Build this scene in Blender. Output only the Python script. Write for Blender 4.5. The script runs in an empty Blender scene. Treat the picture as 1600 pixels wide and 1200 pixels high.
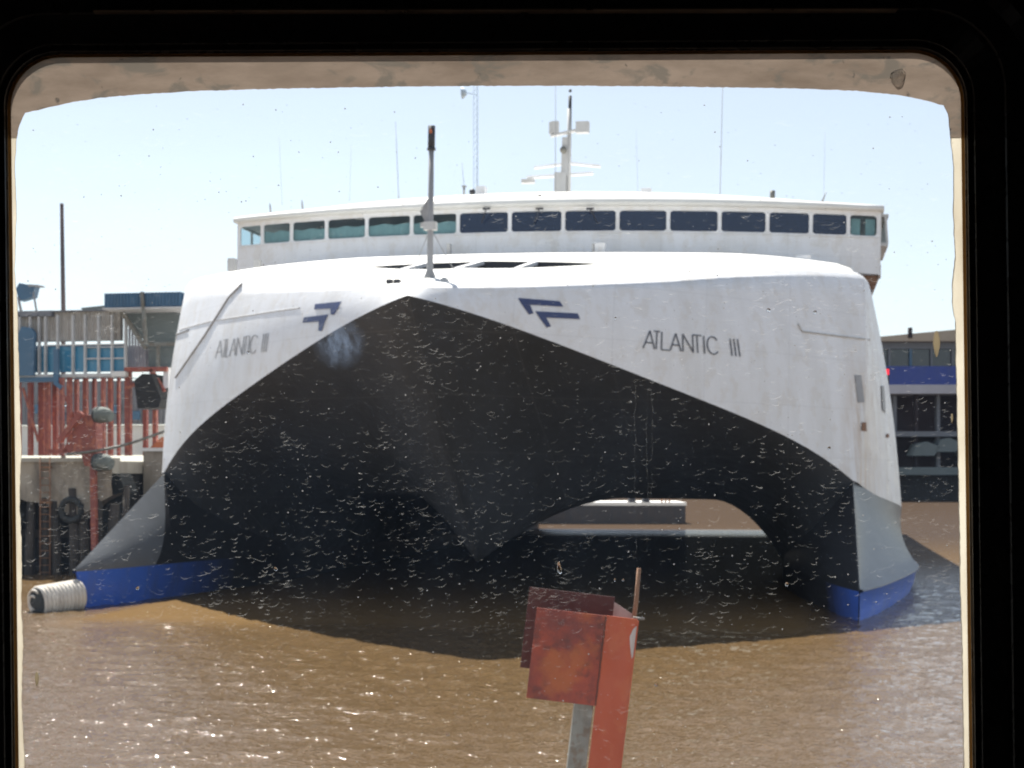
import bpy, bmesh, math, random
from mathutils import Vector, Matrix
from mathutils.bvhtree import BVHTree
random.seed(7)
C = bpy.context.scene.collection
R = math.radians

# ------------------------------------------------------------------ camera frame
CAM = Vector((9.835, 0.0, 4.0)); YAW = 0.1827; F = 2440.0; HY = 741.7
FW = Vector((-math.sin(YAW), math.cos(YAW), 0)); RT = Vector((math.cos(YAW), math.sin(YAW), 0)); UP = Vector((0, 0, 1))
def at(px, py, d):
    return CAM + FW*d + RT*((px-800)*d/F) + UP*((HY-py)*d/F)

# ------------------------------------------------------------------ mesh helpers
class MB:
    def __init__(s): s.v = []; s.f = []; s.sm = []
    def add(s, pts, faces, smooth=False):
        o = len(s.v); s.v += [tuple(p) for p in pts]
        for f in faces: s.f.append([i+o for i in f]); s.sm.append(smooth)
    def grid(s, rows, smooth=True, close=False, flip=False):
        n = len(rows[0]); pts = [p for r in rows for p in r]; fs = []
        for i in range(len(rows)-1):
            for j in range(n if close else n-1):
                k = (j+1) % n
                q = [i*n+j, i*n+k, (i+1)*n+k, (i+1)*n+j]
                fs.append(q[::-1] if flip else q)
        s.add(pts, fs, smooth)
    def box(s, c, size, rot=None, taper=1.0):
        x, y, z = size[0]/2, size[1]/2, size[2]/2
        p = [Vector((a*x*(taper if k > 0 else 1), b*y*(taper if k > 0 else 1), k*z)) for k in (-1, 1) for a, b in ((-1,-1),(1,-1),(1,1),(-1,1))]
        if rot is not None: p = [rot @ q for q in p]
        c = Vector(c); p = [q+c for q in p]
        s.add(p, [(3,2,1,0),(4,5,6,7),(0,1,5,4),(1,2,6,5),(2,3,7,6),(3,0,4,7)])
    def bar(s, a, b, w, h, up=(0,0,1)):
        a = Vector(a); b = Vector(b); d = b-a; L = d.length; d.normalize()
        u = Vector(up)
        if abs(u.dot(d)) > .98: u = Vector((0,1,0))
        x = d.cross(u).normalized(); z = x.cross(d)
        m = Matrix((x, d, z)).transposed()
        s.box((a+b)/2, (w, L, h), m)
    def tube(s, pts, r, n=10, smooth=True, cap=True):
        pts = [Vector(p) for p in pts]; rows = []
        rs = r if isinstance(r, (list, tuple)) else [r]*len(pts)
        for i, p in enumerate(pts):
            t = (pts[min(i+1, len(pts)-1)]-pts[max(i-1, 0)]).normalized()
            u = Vector((0,0,1)) if abs(t.z) < .95 else Vector((0,1,0))
            x = t.cross(u).normalized(); y = t.cross(x)
            rows.append([p+(x*math.cos(2*math.pi*k/n)+y*math.sin(2*math.pi*k/n))*rs[i] for k in range(n)])
        s.grid(rows, smooth, True)
        if cap:
            s.add(rows[0], [list(range(n))]); s.add(rows[-1], [list(range(n))[::-1]])
    def ball(s, c, r, n=10, sc=(1,1,1)):
        c = Vector(c); rows = []
        for i in range(n+1):
            a = math.pi*i/n
            rows.append([c+Vector((r*sc[0]*math.sin(a)*math.cos(2*math.pi*k/n), r*sc[1]*math.sin(a)*math.sin(2*math.pi*k/n), r*sc[2]*math.cos(a))) for k in range(n)])
        s.grid(rows, True, True)
    def prism(s, poly, off):
        off = Vector(off); n = len(poly); p = [Vector(q) for q in poly]
        s.add(p+[q+off for q in p], [list(range(n))[::-1], [n+i for i in range(n)]]+[[i, (i+1) % n, n+(i+1) % n, n+i] for i in range(n)])
    def build(s, name, mat, parent=None, fix=True):
        me = bpy.data.meshes.new(name); me.from_pydata(s.v, [], s.f)
        for p, sm in zip(me.polygons, s.sm): p.use_smooth = sm
        if fix:
            b = bmesh.new(); b.from_mesh(me); bmesh.ops.remove_doubles(b, verts=b.verts, dist=1e-5)
            bmesh.ops.recalc_face_normals(b, faces=b.faces); b.to_mesh(me); b.free()
        me.materials.append(mat)
        o = bpy.data.objects.new(name, me); C.objects.link(o)
        if parent is not None: o.parent = parent
        return o
def tag(o, label=None, cat=None, group=None, kind=None):
    if label: o['label'] = label
    if cat: o['category'] = cat
    if group: o['group'] = group
    if kind: o['kind'] = kind
    return o
def empty(name, loc=(0,0,0)):
    o = bpy.data.objects.new(name, None); C.objects.link(o); o.location = loc; o.empty_display_size = .2
    return o
def lerp(a, b, t): return a+(b-a)*t
def itp(x, xs, ys):
    if x <= xs[0]: return ys[0]
    for i in range(len(xs)-1):
        if x <= xs[i+1]: return lerp(ys[i], ys[i+1], (x-xs[i])/(xs[i+1]-xs[i]))
    return ys[-1]
def sitp(x, xs, ys):   # smooth (cosine-free Catmull style via averaging)
    h = (xs[-1]-xs[0])*.02
    return (itp(x-h, xs, ys)+2*itp(x, xs, ys)+itp(x+h, xs, ys))/4

# ------------------------------------------------------------------ materials
def nm(name):
    m = bpy.data.materials.new(name); m.use_nodes = True
    nt = m.node_tree; return m, nt, nt.nodes, nt.links
def noise(N, L, co, scale, detail=4, rough=.55, vec=(1,1,1), dist=0):
    mp = N.new('ShaderNodeMapping'); mp.inputs['Scale'].default_value = vec; L.new(co, mp.inputs[0])
    t = N.new('ShaderNodeTexNoise'); t.inputs['Scale'].default_value = scale; t.inputs['Detail'].default_value = detail
    t.inputs['Roughness'].default_value = rough; t.inputs['Distortion'].default_value = dist; L.new(mp.outputs[0], t.inputs['Vector'])
    return t.outputs['Fac']
def ramp(N, L, fac, stops):
    r = N.new('ShaderNodeValToRGB'); e = r.color_ramp.elements
    while len(e) < len(stops): e.new(.5)
    for i, (p, c) in enumerate(stops): e[i].position = p; e[i].color = tuple(c)+(1,) if len(c) == 3 else c
    L.new(fac, r.inputs[0]); return r.outputs[0]
def mixc(N, L, fac, a, b):
    m = N.new('ShaderNodeMix'); m.data_type = 'RGBA'
    for k, v in ((0, fac), (6, a), (7, b)):
        if hasattr(v, 'links') or hasattr(v, 'is_linked'): L.new(v, m.inputs[k])
        else: m.inputs[k].default_value = v if k == 0 else tuple(v)+(1,)
    return m.outputs[2]
def g(v): return (v, v, v)
def paint(name, col, dirt=None, amt=.35, rough=.45, scale=1.5, metallic=0, streak=(1,1,.25), bump=0, spots=None):
    m, nt, N, L = nm(name); b = N['Principled BSDF']
    co = N.new('ShaderNodeTexCoord').outputs['Object']
    if dirt is None: dirt = tuple(c*.55 for c in col)
    f = noise(N, L, co, scale, 6, .62, streak)
    f = ramp(N, L, f, [(.42, g(0)), (.72, g(amt))])
    c = mixc(N, L, f, col, dirt)
    if spots:
        f2 = ramp(N, L, noise(N, L, co, scale*2.3, 5, .6, (1.3, 1.1, .9)), [(.52, g(0)), (.6, g(spots[1]))])
        c = mixc(N, L, f2, c, spots[0])
    L.new(c, b.inputs['Base Color'])
    rr = ramp(N, L, noise(N, L, co, scale*3, 3), [(.3, g(max(0, rough-.1))), (.7, g(min(1, rough+.12)))])
    L.new(rr, b.inputs['Roughness']); b.inputs['Metallic'].default_value = metallic
    if bump:
        bn = N.new('ShaderNodeBump'); bn.inputs['Strength'].default_value = bump; bn.inputs['Distance'].default_value = .02
        L.new(noise(N, L, co, scale*8, 4), bn.inputs['Height']); L.new(bn.outputs[0], b.inputs['Normal'])
    return m
M = {}
M['white'] = paint('white_paint', (.86,.865,.89), (.62,.60,.57), .5, .42, .8, streak=(1,1,.13), spots=((.66,.60,.52), .28), bump=.25)
def topside_extras(m, stain=.6, seam=.22, scol=(.45,.45,.46)):
    nt = m.node_tree; N = nt.nodes; L = nt.links; b = N['Principled BSDF']; src = b.inputs['Base Color'].links[0].from_socket
    co = N.new('ShaderNodeTexCoord').outputs['Object']; sp = N.new('ShaderNodeSeparateXYZ'); L.new(co, sp.inputs[0])
    def mr(v, *a):
        q = N.new('ShaderNodeMapRange'); q.clamp = True; L.new(v, q.inputs[0])
        for k, x in enumerate(a): q.inputs[k+1].default_value = x
        return q.outputs[0]
    def mth(op, a, b_):
        q = N.new('ShaderNodeMath'); q.operation = op
        for k, x in enumerate((a, b_)):
            if hasattr(x, 'is_linked'): L.new(x, q.inputs[k])
            else: q.inputs[k].default_value = x
        return q.outputs[0]
    st = mth('MULTIPLY', mth('MULTIPLY', mr(sp.outputs[0], 10.9, 11.4, 0, 1), mr(sp.outputs[0], 12.6, 11.7, 0, 1)), mth('MULTIPLY', mr(sp.outputs[2], 8.2, 6.6, 0, 1), mr(sp.outputs[1], 58, 53, 0, 1)))
    st = mth('MULTIPLY', st, ramp(N, L, noise(N, L, co, 2.2, 5, .6, (1.6,1.6,.14)), [(.36, g(0)), (.66, g(stain))]))
    c = mixc(N, L, st, src, (.50,.36,.23))
    # welded plate seams: thin lines every couple of metres
    for ax_, step in ((2, 1.55), (0, 2.35)):
        fr = mth('PINGPONG', sp.outputs[ax_], step/2)
        ln = mth('LESS_THAN', fr, .012); c = mixc(N, L, mth('MULTIPLY', ln, seam), c, scol)
    L.new(c, b.inputs['Base Color'])
topside_extras(M['white'])
M['deck'] = paint('white_deck', (.78,.77,.74), (.6,.57,.5), .4, .6, .9, streak=(1,1,1))
M['grey'] = paint('grey_paint', (.34,.34,.35), (.2,.19,.18), .5, .5, 3)
M['lightgrey'] = paint('light_grey_paint', (.55,.55,.55), (.35,.33,.3), .5, .5, 3)
M['dark'] = paint('dark_fitting', (.035,.037,.045), (.09,.06,.04), .3, .5, 4)
M['blue'] = paint('blue_marking', (.045,.065,.17), (.08,.09,.16), .5, .45, 3)
M['letter'] = paint('letter_paint', (.09,.095,.12), (.2,.2,.2), .6, .5, 6)
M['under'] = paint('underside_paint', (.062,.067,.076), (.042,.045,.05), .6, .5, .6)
M['concrete'] = paint('concrete', (.40,.35,.28), (.13,.11,.09), .95, .9, 1.3, streak=(1,1,.35), bump=.6)
M['piles'] = paint('pile_timber', (.075,.062,.05), (.03,.028,.025), .8, .8, 2, bump=.4)
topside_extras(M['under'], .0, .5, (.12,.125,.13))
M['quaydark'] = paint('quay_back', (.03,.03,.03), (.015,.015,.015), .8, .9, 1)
M['red'] = paint('red_oxide_steel', (.31,.085,.065), (.17,.06,.045), .7, .6, 1.6, spots=((.5,.17,.09), .6))
M['orange'] = paint('orange_steel', (.6,.17,.06), (.32,.1,.04), .6, .6, 1.6)
M['bluesteel'] = paint('blue_cladding', (.065,.145,.24), (.07,.12,.17), .5, .5, 1)
M['deepblue'] = paint('deep_blue_paint', (.035,.065,.30), (.05,.07,.2), .5, .5, .5)
M['weather'] = paint('weathered_panel', (.46,.43,.39), (.25,.22,.19), .8, .7, .8, streak=(1.2,1.2,.3), spots=((.55,.53,.5), .5))
M['galv'] = paint('galvanised_steel', (.22,.23,.215), (.13,.09,.05), .8, .5, 8, metallic=.3, spots=((.15,.1,.06), .6))
M['rust'] = paint('rust_rod', (.30,.16,.09), (.12,.06,.03), .8, .8, 20)
M['tan'] = paint('tan_roof', (.45,.37,.29), (.2,.17,.13), .6, .8, .1)
M['far_grey'] = paint('far_grey', (.2,.21,.235), (.13,.13,.14), .7, .7, .12)
M['far_dark'] = paint('far_dark', (.03,.024,.03), (.06,.03,.03), .7, .8, .12)
M['far_green'] = paint('far_green', (.17,.2,.2), (.1,.12,.12), .6, .8, .12)
M['far_white'] = paint('far_white', (.5,.48,.52), (.35,.33,.35), .6, .7, .12)
M['tyre'] = paint('rubber', (.03,.034,.034), (.07,.075,.07), .5, .8, 4)
M['bucket'] = paint('fender_rubber_pale', (.16,.18,.165), (.06,.065,.06), .7, .8, 4)
M['cabin'] = paint('cabin_lining', (.014,.013,.013), (.008,.008,.008), .6, .6, 4)
M['frame'] = paint('black_frame', (.07,.06,.06), (.035,.03,.03), .5, .3, 14)
M['trimline'] = paint('frame_lip', (.30,.22,.17), (.2,.15,.1), .5, .35, 20, metallic=.6)

def glass_mat(name, tint, refl=.5, trans=.5, rough=.03):
    m, nt, N, L = nm(name); N.remove(N['Principled BSDF']); out = N['Material Output']
    t = N.new('ShaderNodeBsdfTransparent'); t.inputs[0].default_value = tuple(tint)+(1,)
    p = N.new('ShaderNodeBsdfPrincipled'); p.inputs['Base Color'].default_value = tuple(c*.10 for c in tint)+(1,); p.inputs['Roughness'].default_value = rough
    p.inputs['IOR'].default_value = 1.6
    mx = N.new('ShaderNodeMixShader'); mx.inputs[0].default_value = 1-trans
    L.new(t.outputs[0], mx.inputs[1]); L.new(p.outputs[0], mx.inputs[2]); L.new(mx.outputs[0], out.inputs[0])
    return m
M['bridgeglass'] = glass_mat('bridge_glass', (.82,.93,.95), trans=.82)
M['bridgeglass_dark'] = glass_mat('bridge_glass_dark', (.2,.35,.75), trans=.3)  # same panes darker and bluer, sky reflection put into the tint
M['teal'] = paint('walkway_glass', (.07,.28,.46), (.1,.27,.38), .6, .15, 1.2)
M['blind'] = paint('window_blind', (.72,.82,.80), (.55,.66,.66), .6, .7, 5)

def hull_mat(name, y0, fa, fb, w1, w2):   # grey-white wave-piercing hull, blue below the rail, tunnel shade painted on inner faces
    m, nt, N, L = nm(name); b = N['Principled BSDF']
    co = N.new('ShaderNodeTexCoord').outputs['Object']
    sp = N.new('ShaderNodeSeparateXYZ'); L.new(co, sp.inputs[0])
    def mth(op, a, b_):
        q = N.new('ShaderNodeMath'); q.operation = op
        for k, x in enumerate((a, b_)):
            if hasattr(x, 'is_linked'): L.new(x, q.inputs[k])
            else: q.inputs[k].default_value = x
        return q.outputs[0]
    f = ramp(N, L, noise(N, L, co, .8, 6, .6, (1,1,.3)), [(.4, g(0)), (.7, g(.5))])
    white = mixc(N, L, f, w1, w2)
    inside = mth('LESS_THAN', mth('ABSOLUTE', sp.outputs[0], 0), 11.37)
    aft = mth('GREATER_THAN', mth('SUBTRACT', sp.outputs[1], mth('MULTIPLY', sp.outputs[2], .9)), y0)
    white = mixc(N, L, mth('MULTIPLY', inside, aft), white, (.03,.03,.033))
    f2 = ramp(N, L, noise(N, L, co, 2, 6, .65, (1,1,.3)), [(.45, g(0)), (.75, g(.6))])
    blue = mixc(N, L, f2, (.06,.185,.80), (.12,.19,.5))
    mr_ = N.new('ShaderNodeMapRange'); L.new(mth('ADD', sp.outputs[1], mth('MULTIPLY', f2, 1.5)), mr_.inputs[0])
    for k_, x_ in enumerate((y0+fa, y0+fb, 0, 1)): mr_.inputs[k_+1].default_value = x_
    blue = mixc(N, L, mth('MULTIPLY', mr_.outputs[0], inside), blue, (.02,.02,.025))  # blue fades to near black aft, the tunnel's shade put into the colour
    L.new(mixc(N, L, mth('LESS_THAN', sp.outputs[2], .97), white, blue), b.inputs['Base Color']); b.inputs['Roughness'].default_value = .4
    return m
M['hull_a'] = hull_mat('hull_paint', 46.3, .2, 6.0, (.21,.222,.24), (.15,.155,.165)); M['hull_b'] = hull_mat('hull_paint_port', 42.0, 1.6, 5.2, (.11,.118,.135), (.075,.078,.086))  # two copies of one hull paint, port side with more shade painted in

def water_mat():
    m, nt, N, L = nm('muddy_water'); N.remove(N['Principled BSDF']); out = N['Material Output']
    co = N.new('ShaderNodeTexCoord').outputs['Object']
    sp = N.new('ShaderNodeSeparateXYZ'); L.new(co, sp.inputs[0])
    def mr(v, a, b, c, d):
        q = N.new('ShaderNodeMapRange'); q.clamp = True; q.interpolation_type = 'SMOOTHSTEP'; L.new(v, q.inputs[0])
        for k, x in enumerate((a, b, c, d)): q.inputs[k+1].default_value = x
        return q.outputs[0]
    def mth(op, a, b):
        q = N.new('ShaderNodeMath'); q.operation = op
        for k, x in enumerate((a, b)):
            if hasattr(x, 'is_linked'): L.new(x, q.inputs[k])
            else: q.inputs[k].default_value = x
        return q.outputs[0]
    f = noise(N, L, co, .06, 4)
    df = N.new('ShaderNodeBsdfDiffuse'); L.new(mixc(N, L, f, (.158,.097,.042), (.132,.083,.038)), df.inputs[0])
    # sheltered water: close to our own boat, and between the two hulls
    big = noise(N, L, co, .07, 3, .5, (1,1,1))
    near = mth('MULTIPLY', mr(sp.outputs[1], 36, 20, 0, 1), mr(big, .36, .58, .25, 1))
    ax = N.new('ShaderNodeMath'); ax.operation = 'ABSOLUTE'; L.new(sp.outputs[0], ax.inputs[0])
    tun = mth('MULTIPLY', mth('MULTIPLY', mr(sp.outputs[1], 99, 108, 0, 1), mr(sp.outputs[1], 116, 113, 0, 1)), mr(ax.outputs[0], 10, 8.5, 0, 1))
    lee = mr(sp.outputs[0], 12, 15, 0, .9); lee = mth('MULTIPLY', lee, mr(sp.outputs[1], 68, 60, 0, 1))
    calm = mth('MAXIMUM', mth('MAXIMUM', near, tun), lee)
    def bump(h, st, dist, prev=None):
        bn = N.new('ShaderNodeBump'); bn.inputs['Strength'].default_value = st; bn.inputs['Distance'].default_value = dist
        L.new(h, bn.inputs['Height'])
        if prev: L.new(prev, bn.inputs['Normal'])
        return bn.outputs[0]
    n1 = bump(noise(N, L, co, .55, 3, .5, (.7,1.2,1)), 1, .03)
    n2 = bump(noise(N, L, co, 2.2, 3, .55, (.6,1.3,1)), 1, .012, n1)
    n3 = bump(noise(N, L, co, 8, 3, .6, (.7,1.2,1)), 1, .010, n2)
    n3 = bump(noise(N, L, co, 12, 2, .55, (.8,1.1,1)), 1, .027, n3)
    L.new(n3, df.inputs['Normal'])
    dcol = df.inputs[0].links[0].from_socket
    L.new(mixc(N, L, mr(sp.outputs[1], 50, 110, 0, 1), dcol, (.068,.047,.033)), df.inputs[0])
    gl = N.new('ShaderNodeBsdfGlossy'); gl.inputs['Roughness'].default_value = .072; L.new(n3, gl.inputs['Normal']); gl.inputs[0].default_value = (.95,.97,1,1)
    fr = N.new('ShaderNodeFresnel'); fr.inputs[0].default_value = 1.42; L.new(n3, fr.inputs['Normal'])
    und_ = mth('MULTIPLY', mr(sp.outputs[1], 36, 42, 0, 1), mr(ax.outputs[0], 11, 9.5, 0, 1))
    cap = mth('MAXIMUM', mth('MULTIPLY', tun, .4), mth('MAXIMUM', mth('SUBTRACT', mr(sp.outputs[1], 38, 80, .85, .10), mth('MULTIPLY', und_, .85)), .012))     # ripples hide steep reflections; under the ferry they are cut to paint its shade
    mx = N.new('ShaderNodeMixShader')
    fac = mth('MINIMUM', mth('MULTIPLY', fr.outputs[0], mr(sp.outputs[1], 42, 22, .95, 1.15)), cap); L.new(fac, mx.inputs[0])
    L.new(df.outputs[0], mx.inputs[1]); L.new(gl.outputs[0], mx.inputs[2]); L.new(mx.outputs[0], out.inputs[0])
    return m
M['water'] = water_mat()

# ------------------------------------------------------------------ WATER, FAR SHORE
from mathutils import noise as mn
def chop(x, y):
    return (.030*mn.noise(Vector((x*.42+y*.1, y*.8, 1.3)))+.026*mn.noise(Vector((x*1.2-y*.25, y*1.9, 7.1)))+.022*mn.noise(Vector((x*2.7+y*.4, y*4.0, 3.7)))+.012*mn.noise(Vector((x*5.5-y*.8, y*7.5, 9.2)))+.006*mn.noise(Vector((x*10+y, y*13, 4.4))))
w = MB(); ys = [11.0]
while ys[-1] < 66: ys.append(ys[-1]*1.0033)
TA, TB = math.tan(-.66), math.tan(.36); nx = 760; rows = []
for y in ys:
    ey = min(1, (y-11)/2, (ys[-1]-y)/10); lee_ = .6+.4*min(1, max(0, (y-15)/14)); r_ = []
    for i in range(nx+1):
        t = i/nx; x = 9.835+y*(TA+(TB-TA)*t); k = max(0, min(ey, t*14, (1-t)*14))
        if 45 < y and abs(x) < 9: k *= .45
        r_.append((x, y, chop(x, y)*k*lee_ if k > 0 else 0.0))
    rows.append(r_)
w.grid(rows, True)
ya_, yb2 = ys[0], ys[-1]; X_ = lambda y, T: 9.835+y*T
w.add([(-3000,-300,0),(3000,-300,0),(3000,ya_,0),(-3000,ya_,0),(-3000,yb2,0),(3000,yb2,0),(3000,6000,0),(-3000,6000,0),(X_(ya_,TA),ya_,0),(X_(yb2,TA),yb2,0),(X_(ya_,TB),ya_,0),(X_(yb2,TB),yb2,0)],
      [(0,1,2,3),(4,5,6,7),(3,8,9,4),(10,2,5,11)])
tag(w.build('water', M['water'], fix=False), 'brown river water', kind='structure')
w = MB(); w.box((0,420,.2), (2400,300,2.6))
o = tag(w.build('far_shore', M['concrete']), kind='structure')

# ------------------------------------------------------------------ THE FERRY (built in its own axes: X athwart, Y aft, Z up)
ship = tag(empty('catamaran_ferry', (0,0,0)), 'large white twin-hulled ferry with blue boot stripe, bow facing the window', 'ferry')
HEEL = .0125
ship.rotation_euler = (0, HEEL, 0)
XA = 11.4
def A(u):
    return Vector((XA*u, 38.17+8.67*u+3.24*u*u-.21*u**3, 8.52-2.26*u-4.96*u*u+4.53*u**3-1.88*u**6))
DZ = [8.80,8.93,9.10,9.29,9.50,9.72,9.95,10.18,10.42,10.61,10.72]
def D(u):
    return Vector((11.75*u, 38.6+9.2*u+4.7*u*u, sitp(u, [i/10 for i in range(11)], DZ)))
def side_lo(t):
    Y = 49.87+(114-49.87)*t**2.0
    return Vector((sitp(Y,[49.87,52.5,54.5,58,70,114],[11.4,12.3,12.85,13.45,13.55,13.55]) if t > 0 else 11.4, Y, itp(Y,[49.87,52.5,54.5,58,70,114],[3.92,3.45,3.25,3.0,2.8,2.6])))
def side_hi(t):
    Y = 52.5+(114-52.5)*t**2.0
    return Vector((itp(Y,[52.5,54,60,75,114],[11.75,11.95,12.3,12.6,12.8]), Y, itp(Y,[52.5,54,60,75,114],[10.72,10.8,11.0,11.4,11.6])))
def lo(u): return A(u) if u <= 1 else side_lo(u-1)
def hi(u): return D(u) if u <= 1 else side_hi(u-1)
def mir(p, sg): return Vector((p.x*sg, p.y, p.z))
US = [i/24 for i in range(25)]+[1+(i/24) for i in range(1, 25)]
def inward(u):
    if u <= 1:
        e = 1e-3; t = (D(min(1,u+e))-D(max(0,u-e))).normalized(); n = Vector((-t.y, t.x, 0)).normalized()
        if u > .9: n = n.lerp(Vector((-1,.1,0)), (u-.9)*5).normalized()
        return n
    return Vector((-1, .15*(2-u), 0)).normalized()
def topcol(u, sg):
    a, d = lo(u), hi(u); col = []
    for k in range(9):
        v = k/8*.97; p = a.lerp(d, v)
        bul = math.sin(math.pi*v)*.18*min(1, u*2)
        p = p-inward(u)*bul*(1 if u <= 1.4 else .3)
        col.append(p)
    n = inward(u)
    for an in (25, 50, 75, 90):
        r = .34*min(1, .25+u*3)
        col.append(d+Vector((0,0,-.03*0))+n*(r*(1-math.cos(R(an))))+Vector((0,0,r*(math.sin(R(an))-.75))))
    return [mir(p, sg) for p in col]
def deck_edge(u, sg):
    return topcol(u, sg)[-1]
tp = MB()
cols = [topcol(u, -1) for u in US[:0:-1]]+[topcol(u, 1) for u in US]
tp.grid(cols)
topsides = tp.build('topsides', M['white'], ship)

# underside: centre bow, arch and tunnel roof
def crown(Y): return 4.06-.0151*(.9834*Y+1.79)
def inner(Y): return 11.4-itp(Y,[43.34,45,48.5,52,56,114],[0,.45,1.1,1.7,2.15,2.15])
def wet(X, Y):
    z = crown(Y); xr = inner(Y)-2.6
    if X > xr: z -= .33*(X-xr)**2
    K = (crown(47.2)-1.28)*max(0, 1-abs(Y-47.2)/17)
    return z-K*max(0, 1-X/2.9)**1.1
und = MB(); cols = []
ux = [i/40 for i in range(41)]
def undcol(u, sg):
    a = A(u); X = a.x; YE = itp(X,[0,3,6,9,11.4],[47.2,51.5,55,57,57]); ze = wet(X, YE); col = []
    for k in range(15):
        t = k/14; col.append(Vector((sg*X, lerp(a.y, YE, t), lerp(a.z, ze, t**(.9 if X > .5 else 1)))))
    for k in range(1, 15):
        Y = lerp(YE, 114, (k/14)**1.5); col.append(Vector((sg*X, Y, max(-1.2, wet(X, Y)))))
    return col
und.grid([undcol(u, -1) for u in ux[:0:-1]]+[undcol(u, 1) for u in ux])
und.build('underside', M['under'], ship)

# the two wave-piercing hulls
def hull(sg):
    YS = [43.34,43.9,44.6,45.4,46.4,47.6,49,49.87,51,52.5,54,56,58,61,66,75,90,114]
    out = []; inn = []
    for Y in YS:
        bo = itp(Y,[43.34,45.1,48.5,52,55.3,60,114],[0.02,.55,1.27,1.92,2.4,2.5,2.5]); bi = 11.4-inner(Y)+.02
        if Y <= 49.9: U = Vector((11.4, Y, 1.07+(Y-43.34)*.437))
        else:
            t = math.sqrt((Y-49.87)/(114-49.87)); U = side_lo(t)
        rail = Vector((11.4+bo, Y, 1.02)); o_ = []
        for k in range(7):
            t = k/6; p = U.lerp(rail, t)
            p.x -= .22*math.sin(math.pi*t)*min(1, (Y-43.34)/4); o_.append(p)
        o_ += [rail+Vector((.07,0,-.0)), rail+Vector((.07,0,-.07)), rail+Vector((-.02,0,-.08)), Vector((11.4+bo*.96, Y+.25, .4)), Vector((11.4+bo*.9, Y+.56, 0)), Vector((11.4+bo*.7, Y+1.2, -1.2))]
        out.append([mir(p, sg) for p in o_])
        top = Vector((11.4, Y, 1.07+(Y-43.34)*.437)) if Y <= 49.9 else Vector((11.4, Y, min(4.0, 3.9)))
        i_ = []
        for k in range(7):
            t = k/6; zz = lerp(top.z, 1.0, t); i_.append(Vector((11.395-bi*math.sin(t*math.pi/2), Y, zz)))
        i_ += [Vector((11.4-bi, Y+.01, .95)), Vector((11.4-bi, Y+.25, .4)), Vector((11.4-bi*.97, Y+.56, 0)), Vector((11.4-bi*.8, Y+1.2, -1.2))]
        inn.append([mir(p, sg) for p in i_])
    h = MB(); h.grid(out); h.grid(inn)
    s1 = out[-1]; s2 = inn[-1]
    h.add(s1+s2[::-1], [list(range(len(s1)+len(s2)))])
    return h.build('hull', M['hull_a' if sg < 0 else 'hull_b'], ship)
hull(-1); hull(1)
# transom and aft end of the deckhouse
tr = MB(); tr.box((0,113.9,7.2), (25.6,.3,8.8)); tr.build('transom', M['white'], ship)

# foredeck with the sunken mooring well
BR_Y0, BR_DY, BR_X = 58.5, 2.6, 12.85
def bfront(x): return BR_Y0+BR_DY*(abs(x)/13)**2
def lens(x):   # front and back edge of the well
    k = max(0, 1-(abs(x)/3.7)**2)
    return 47.6-2.75*k**.9, 47.6+1.0*k**.8
dk = MB(); well_f = []; well_b = []
segs = {'a': [], 'b': [], 'c': []}
for sgu in [(-1, u) for u in US[24:0:-1]]+[(1, u) for u in US[:25]]:
    sg, u = sgu; E0 = deck_edge(u, sg)
    E1 = Vector((sg*lerp(0, 12.6, u), bfront(12.6*u)+.3, 12.5))
    segs['a'].append((E0, E1))
xs = [-3.7+7.4*i/28 for i in range(29)]
def deckpt(x, y):
    # point of the foredeck above plan position (x, y): interpolate between edge and bridge base
    u = min(1, abs(x)/11.9)
    for _ in range(6):
        e0 = deck_edge(u, 1); e1 = Vector((12.6*u, bfront(12.6*u)+.3, 12.5)); t = max(0, min(1, (y-e0.y)/(e1.y-e0.y)))
        xm = lerp(e0.x, e1.x, t); u = min(1, max(0, u+(abs(x)-xm)/12.2))
    return Vector((x, y, lerp(e0.z, e1.z, t)+.14*math.sin(math.pi*t)))
allx = sorted(set([round(12.25*i/30*s_, 4) for i in range(31) for s_ in (-1, 1)]+[round(x, 4) for x in xs]))
def edgeY(x):
    u = min(1, abs(x)/11.5)
    for _ in range(8): u = min(1, max(0, u+(abs(x)-deck_edge(u, 1).x)/11.5))
    return deck_edge(u, 1), u
rows_out = []
ndk = 16
nose_cols = []
for sg, u in [(-1, u) for u in US[24:0:-1]]+[(1, u) for u in US[:25]]:
    E0 = deck_edge(u, sg); xe = sg*12.6*u
    E1 = Vector((xe*.97, bfront(xe)+.3, 12.5-.55*max(0, (u-.55)/.45)**1.8-.75*max(0, (u-.94)/.06)**1.5))
    col = []
    for k in range(ndk+1):
        t = k/ndk; p = E0.lerp(E1, t); p.z += .14*math.sin(math.pi*t); col.append(p)
    nose_cols.append(col)
dm = MB(); dm.grid(nose_cols)
deck_obj = dm.build('foredeck', M['deck'], ship)
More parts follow.
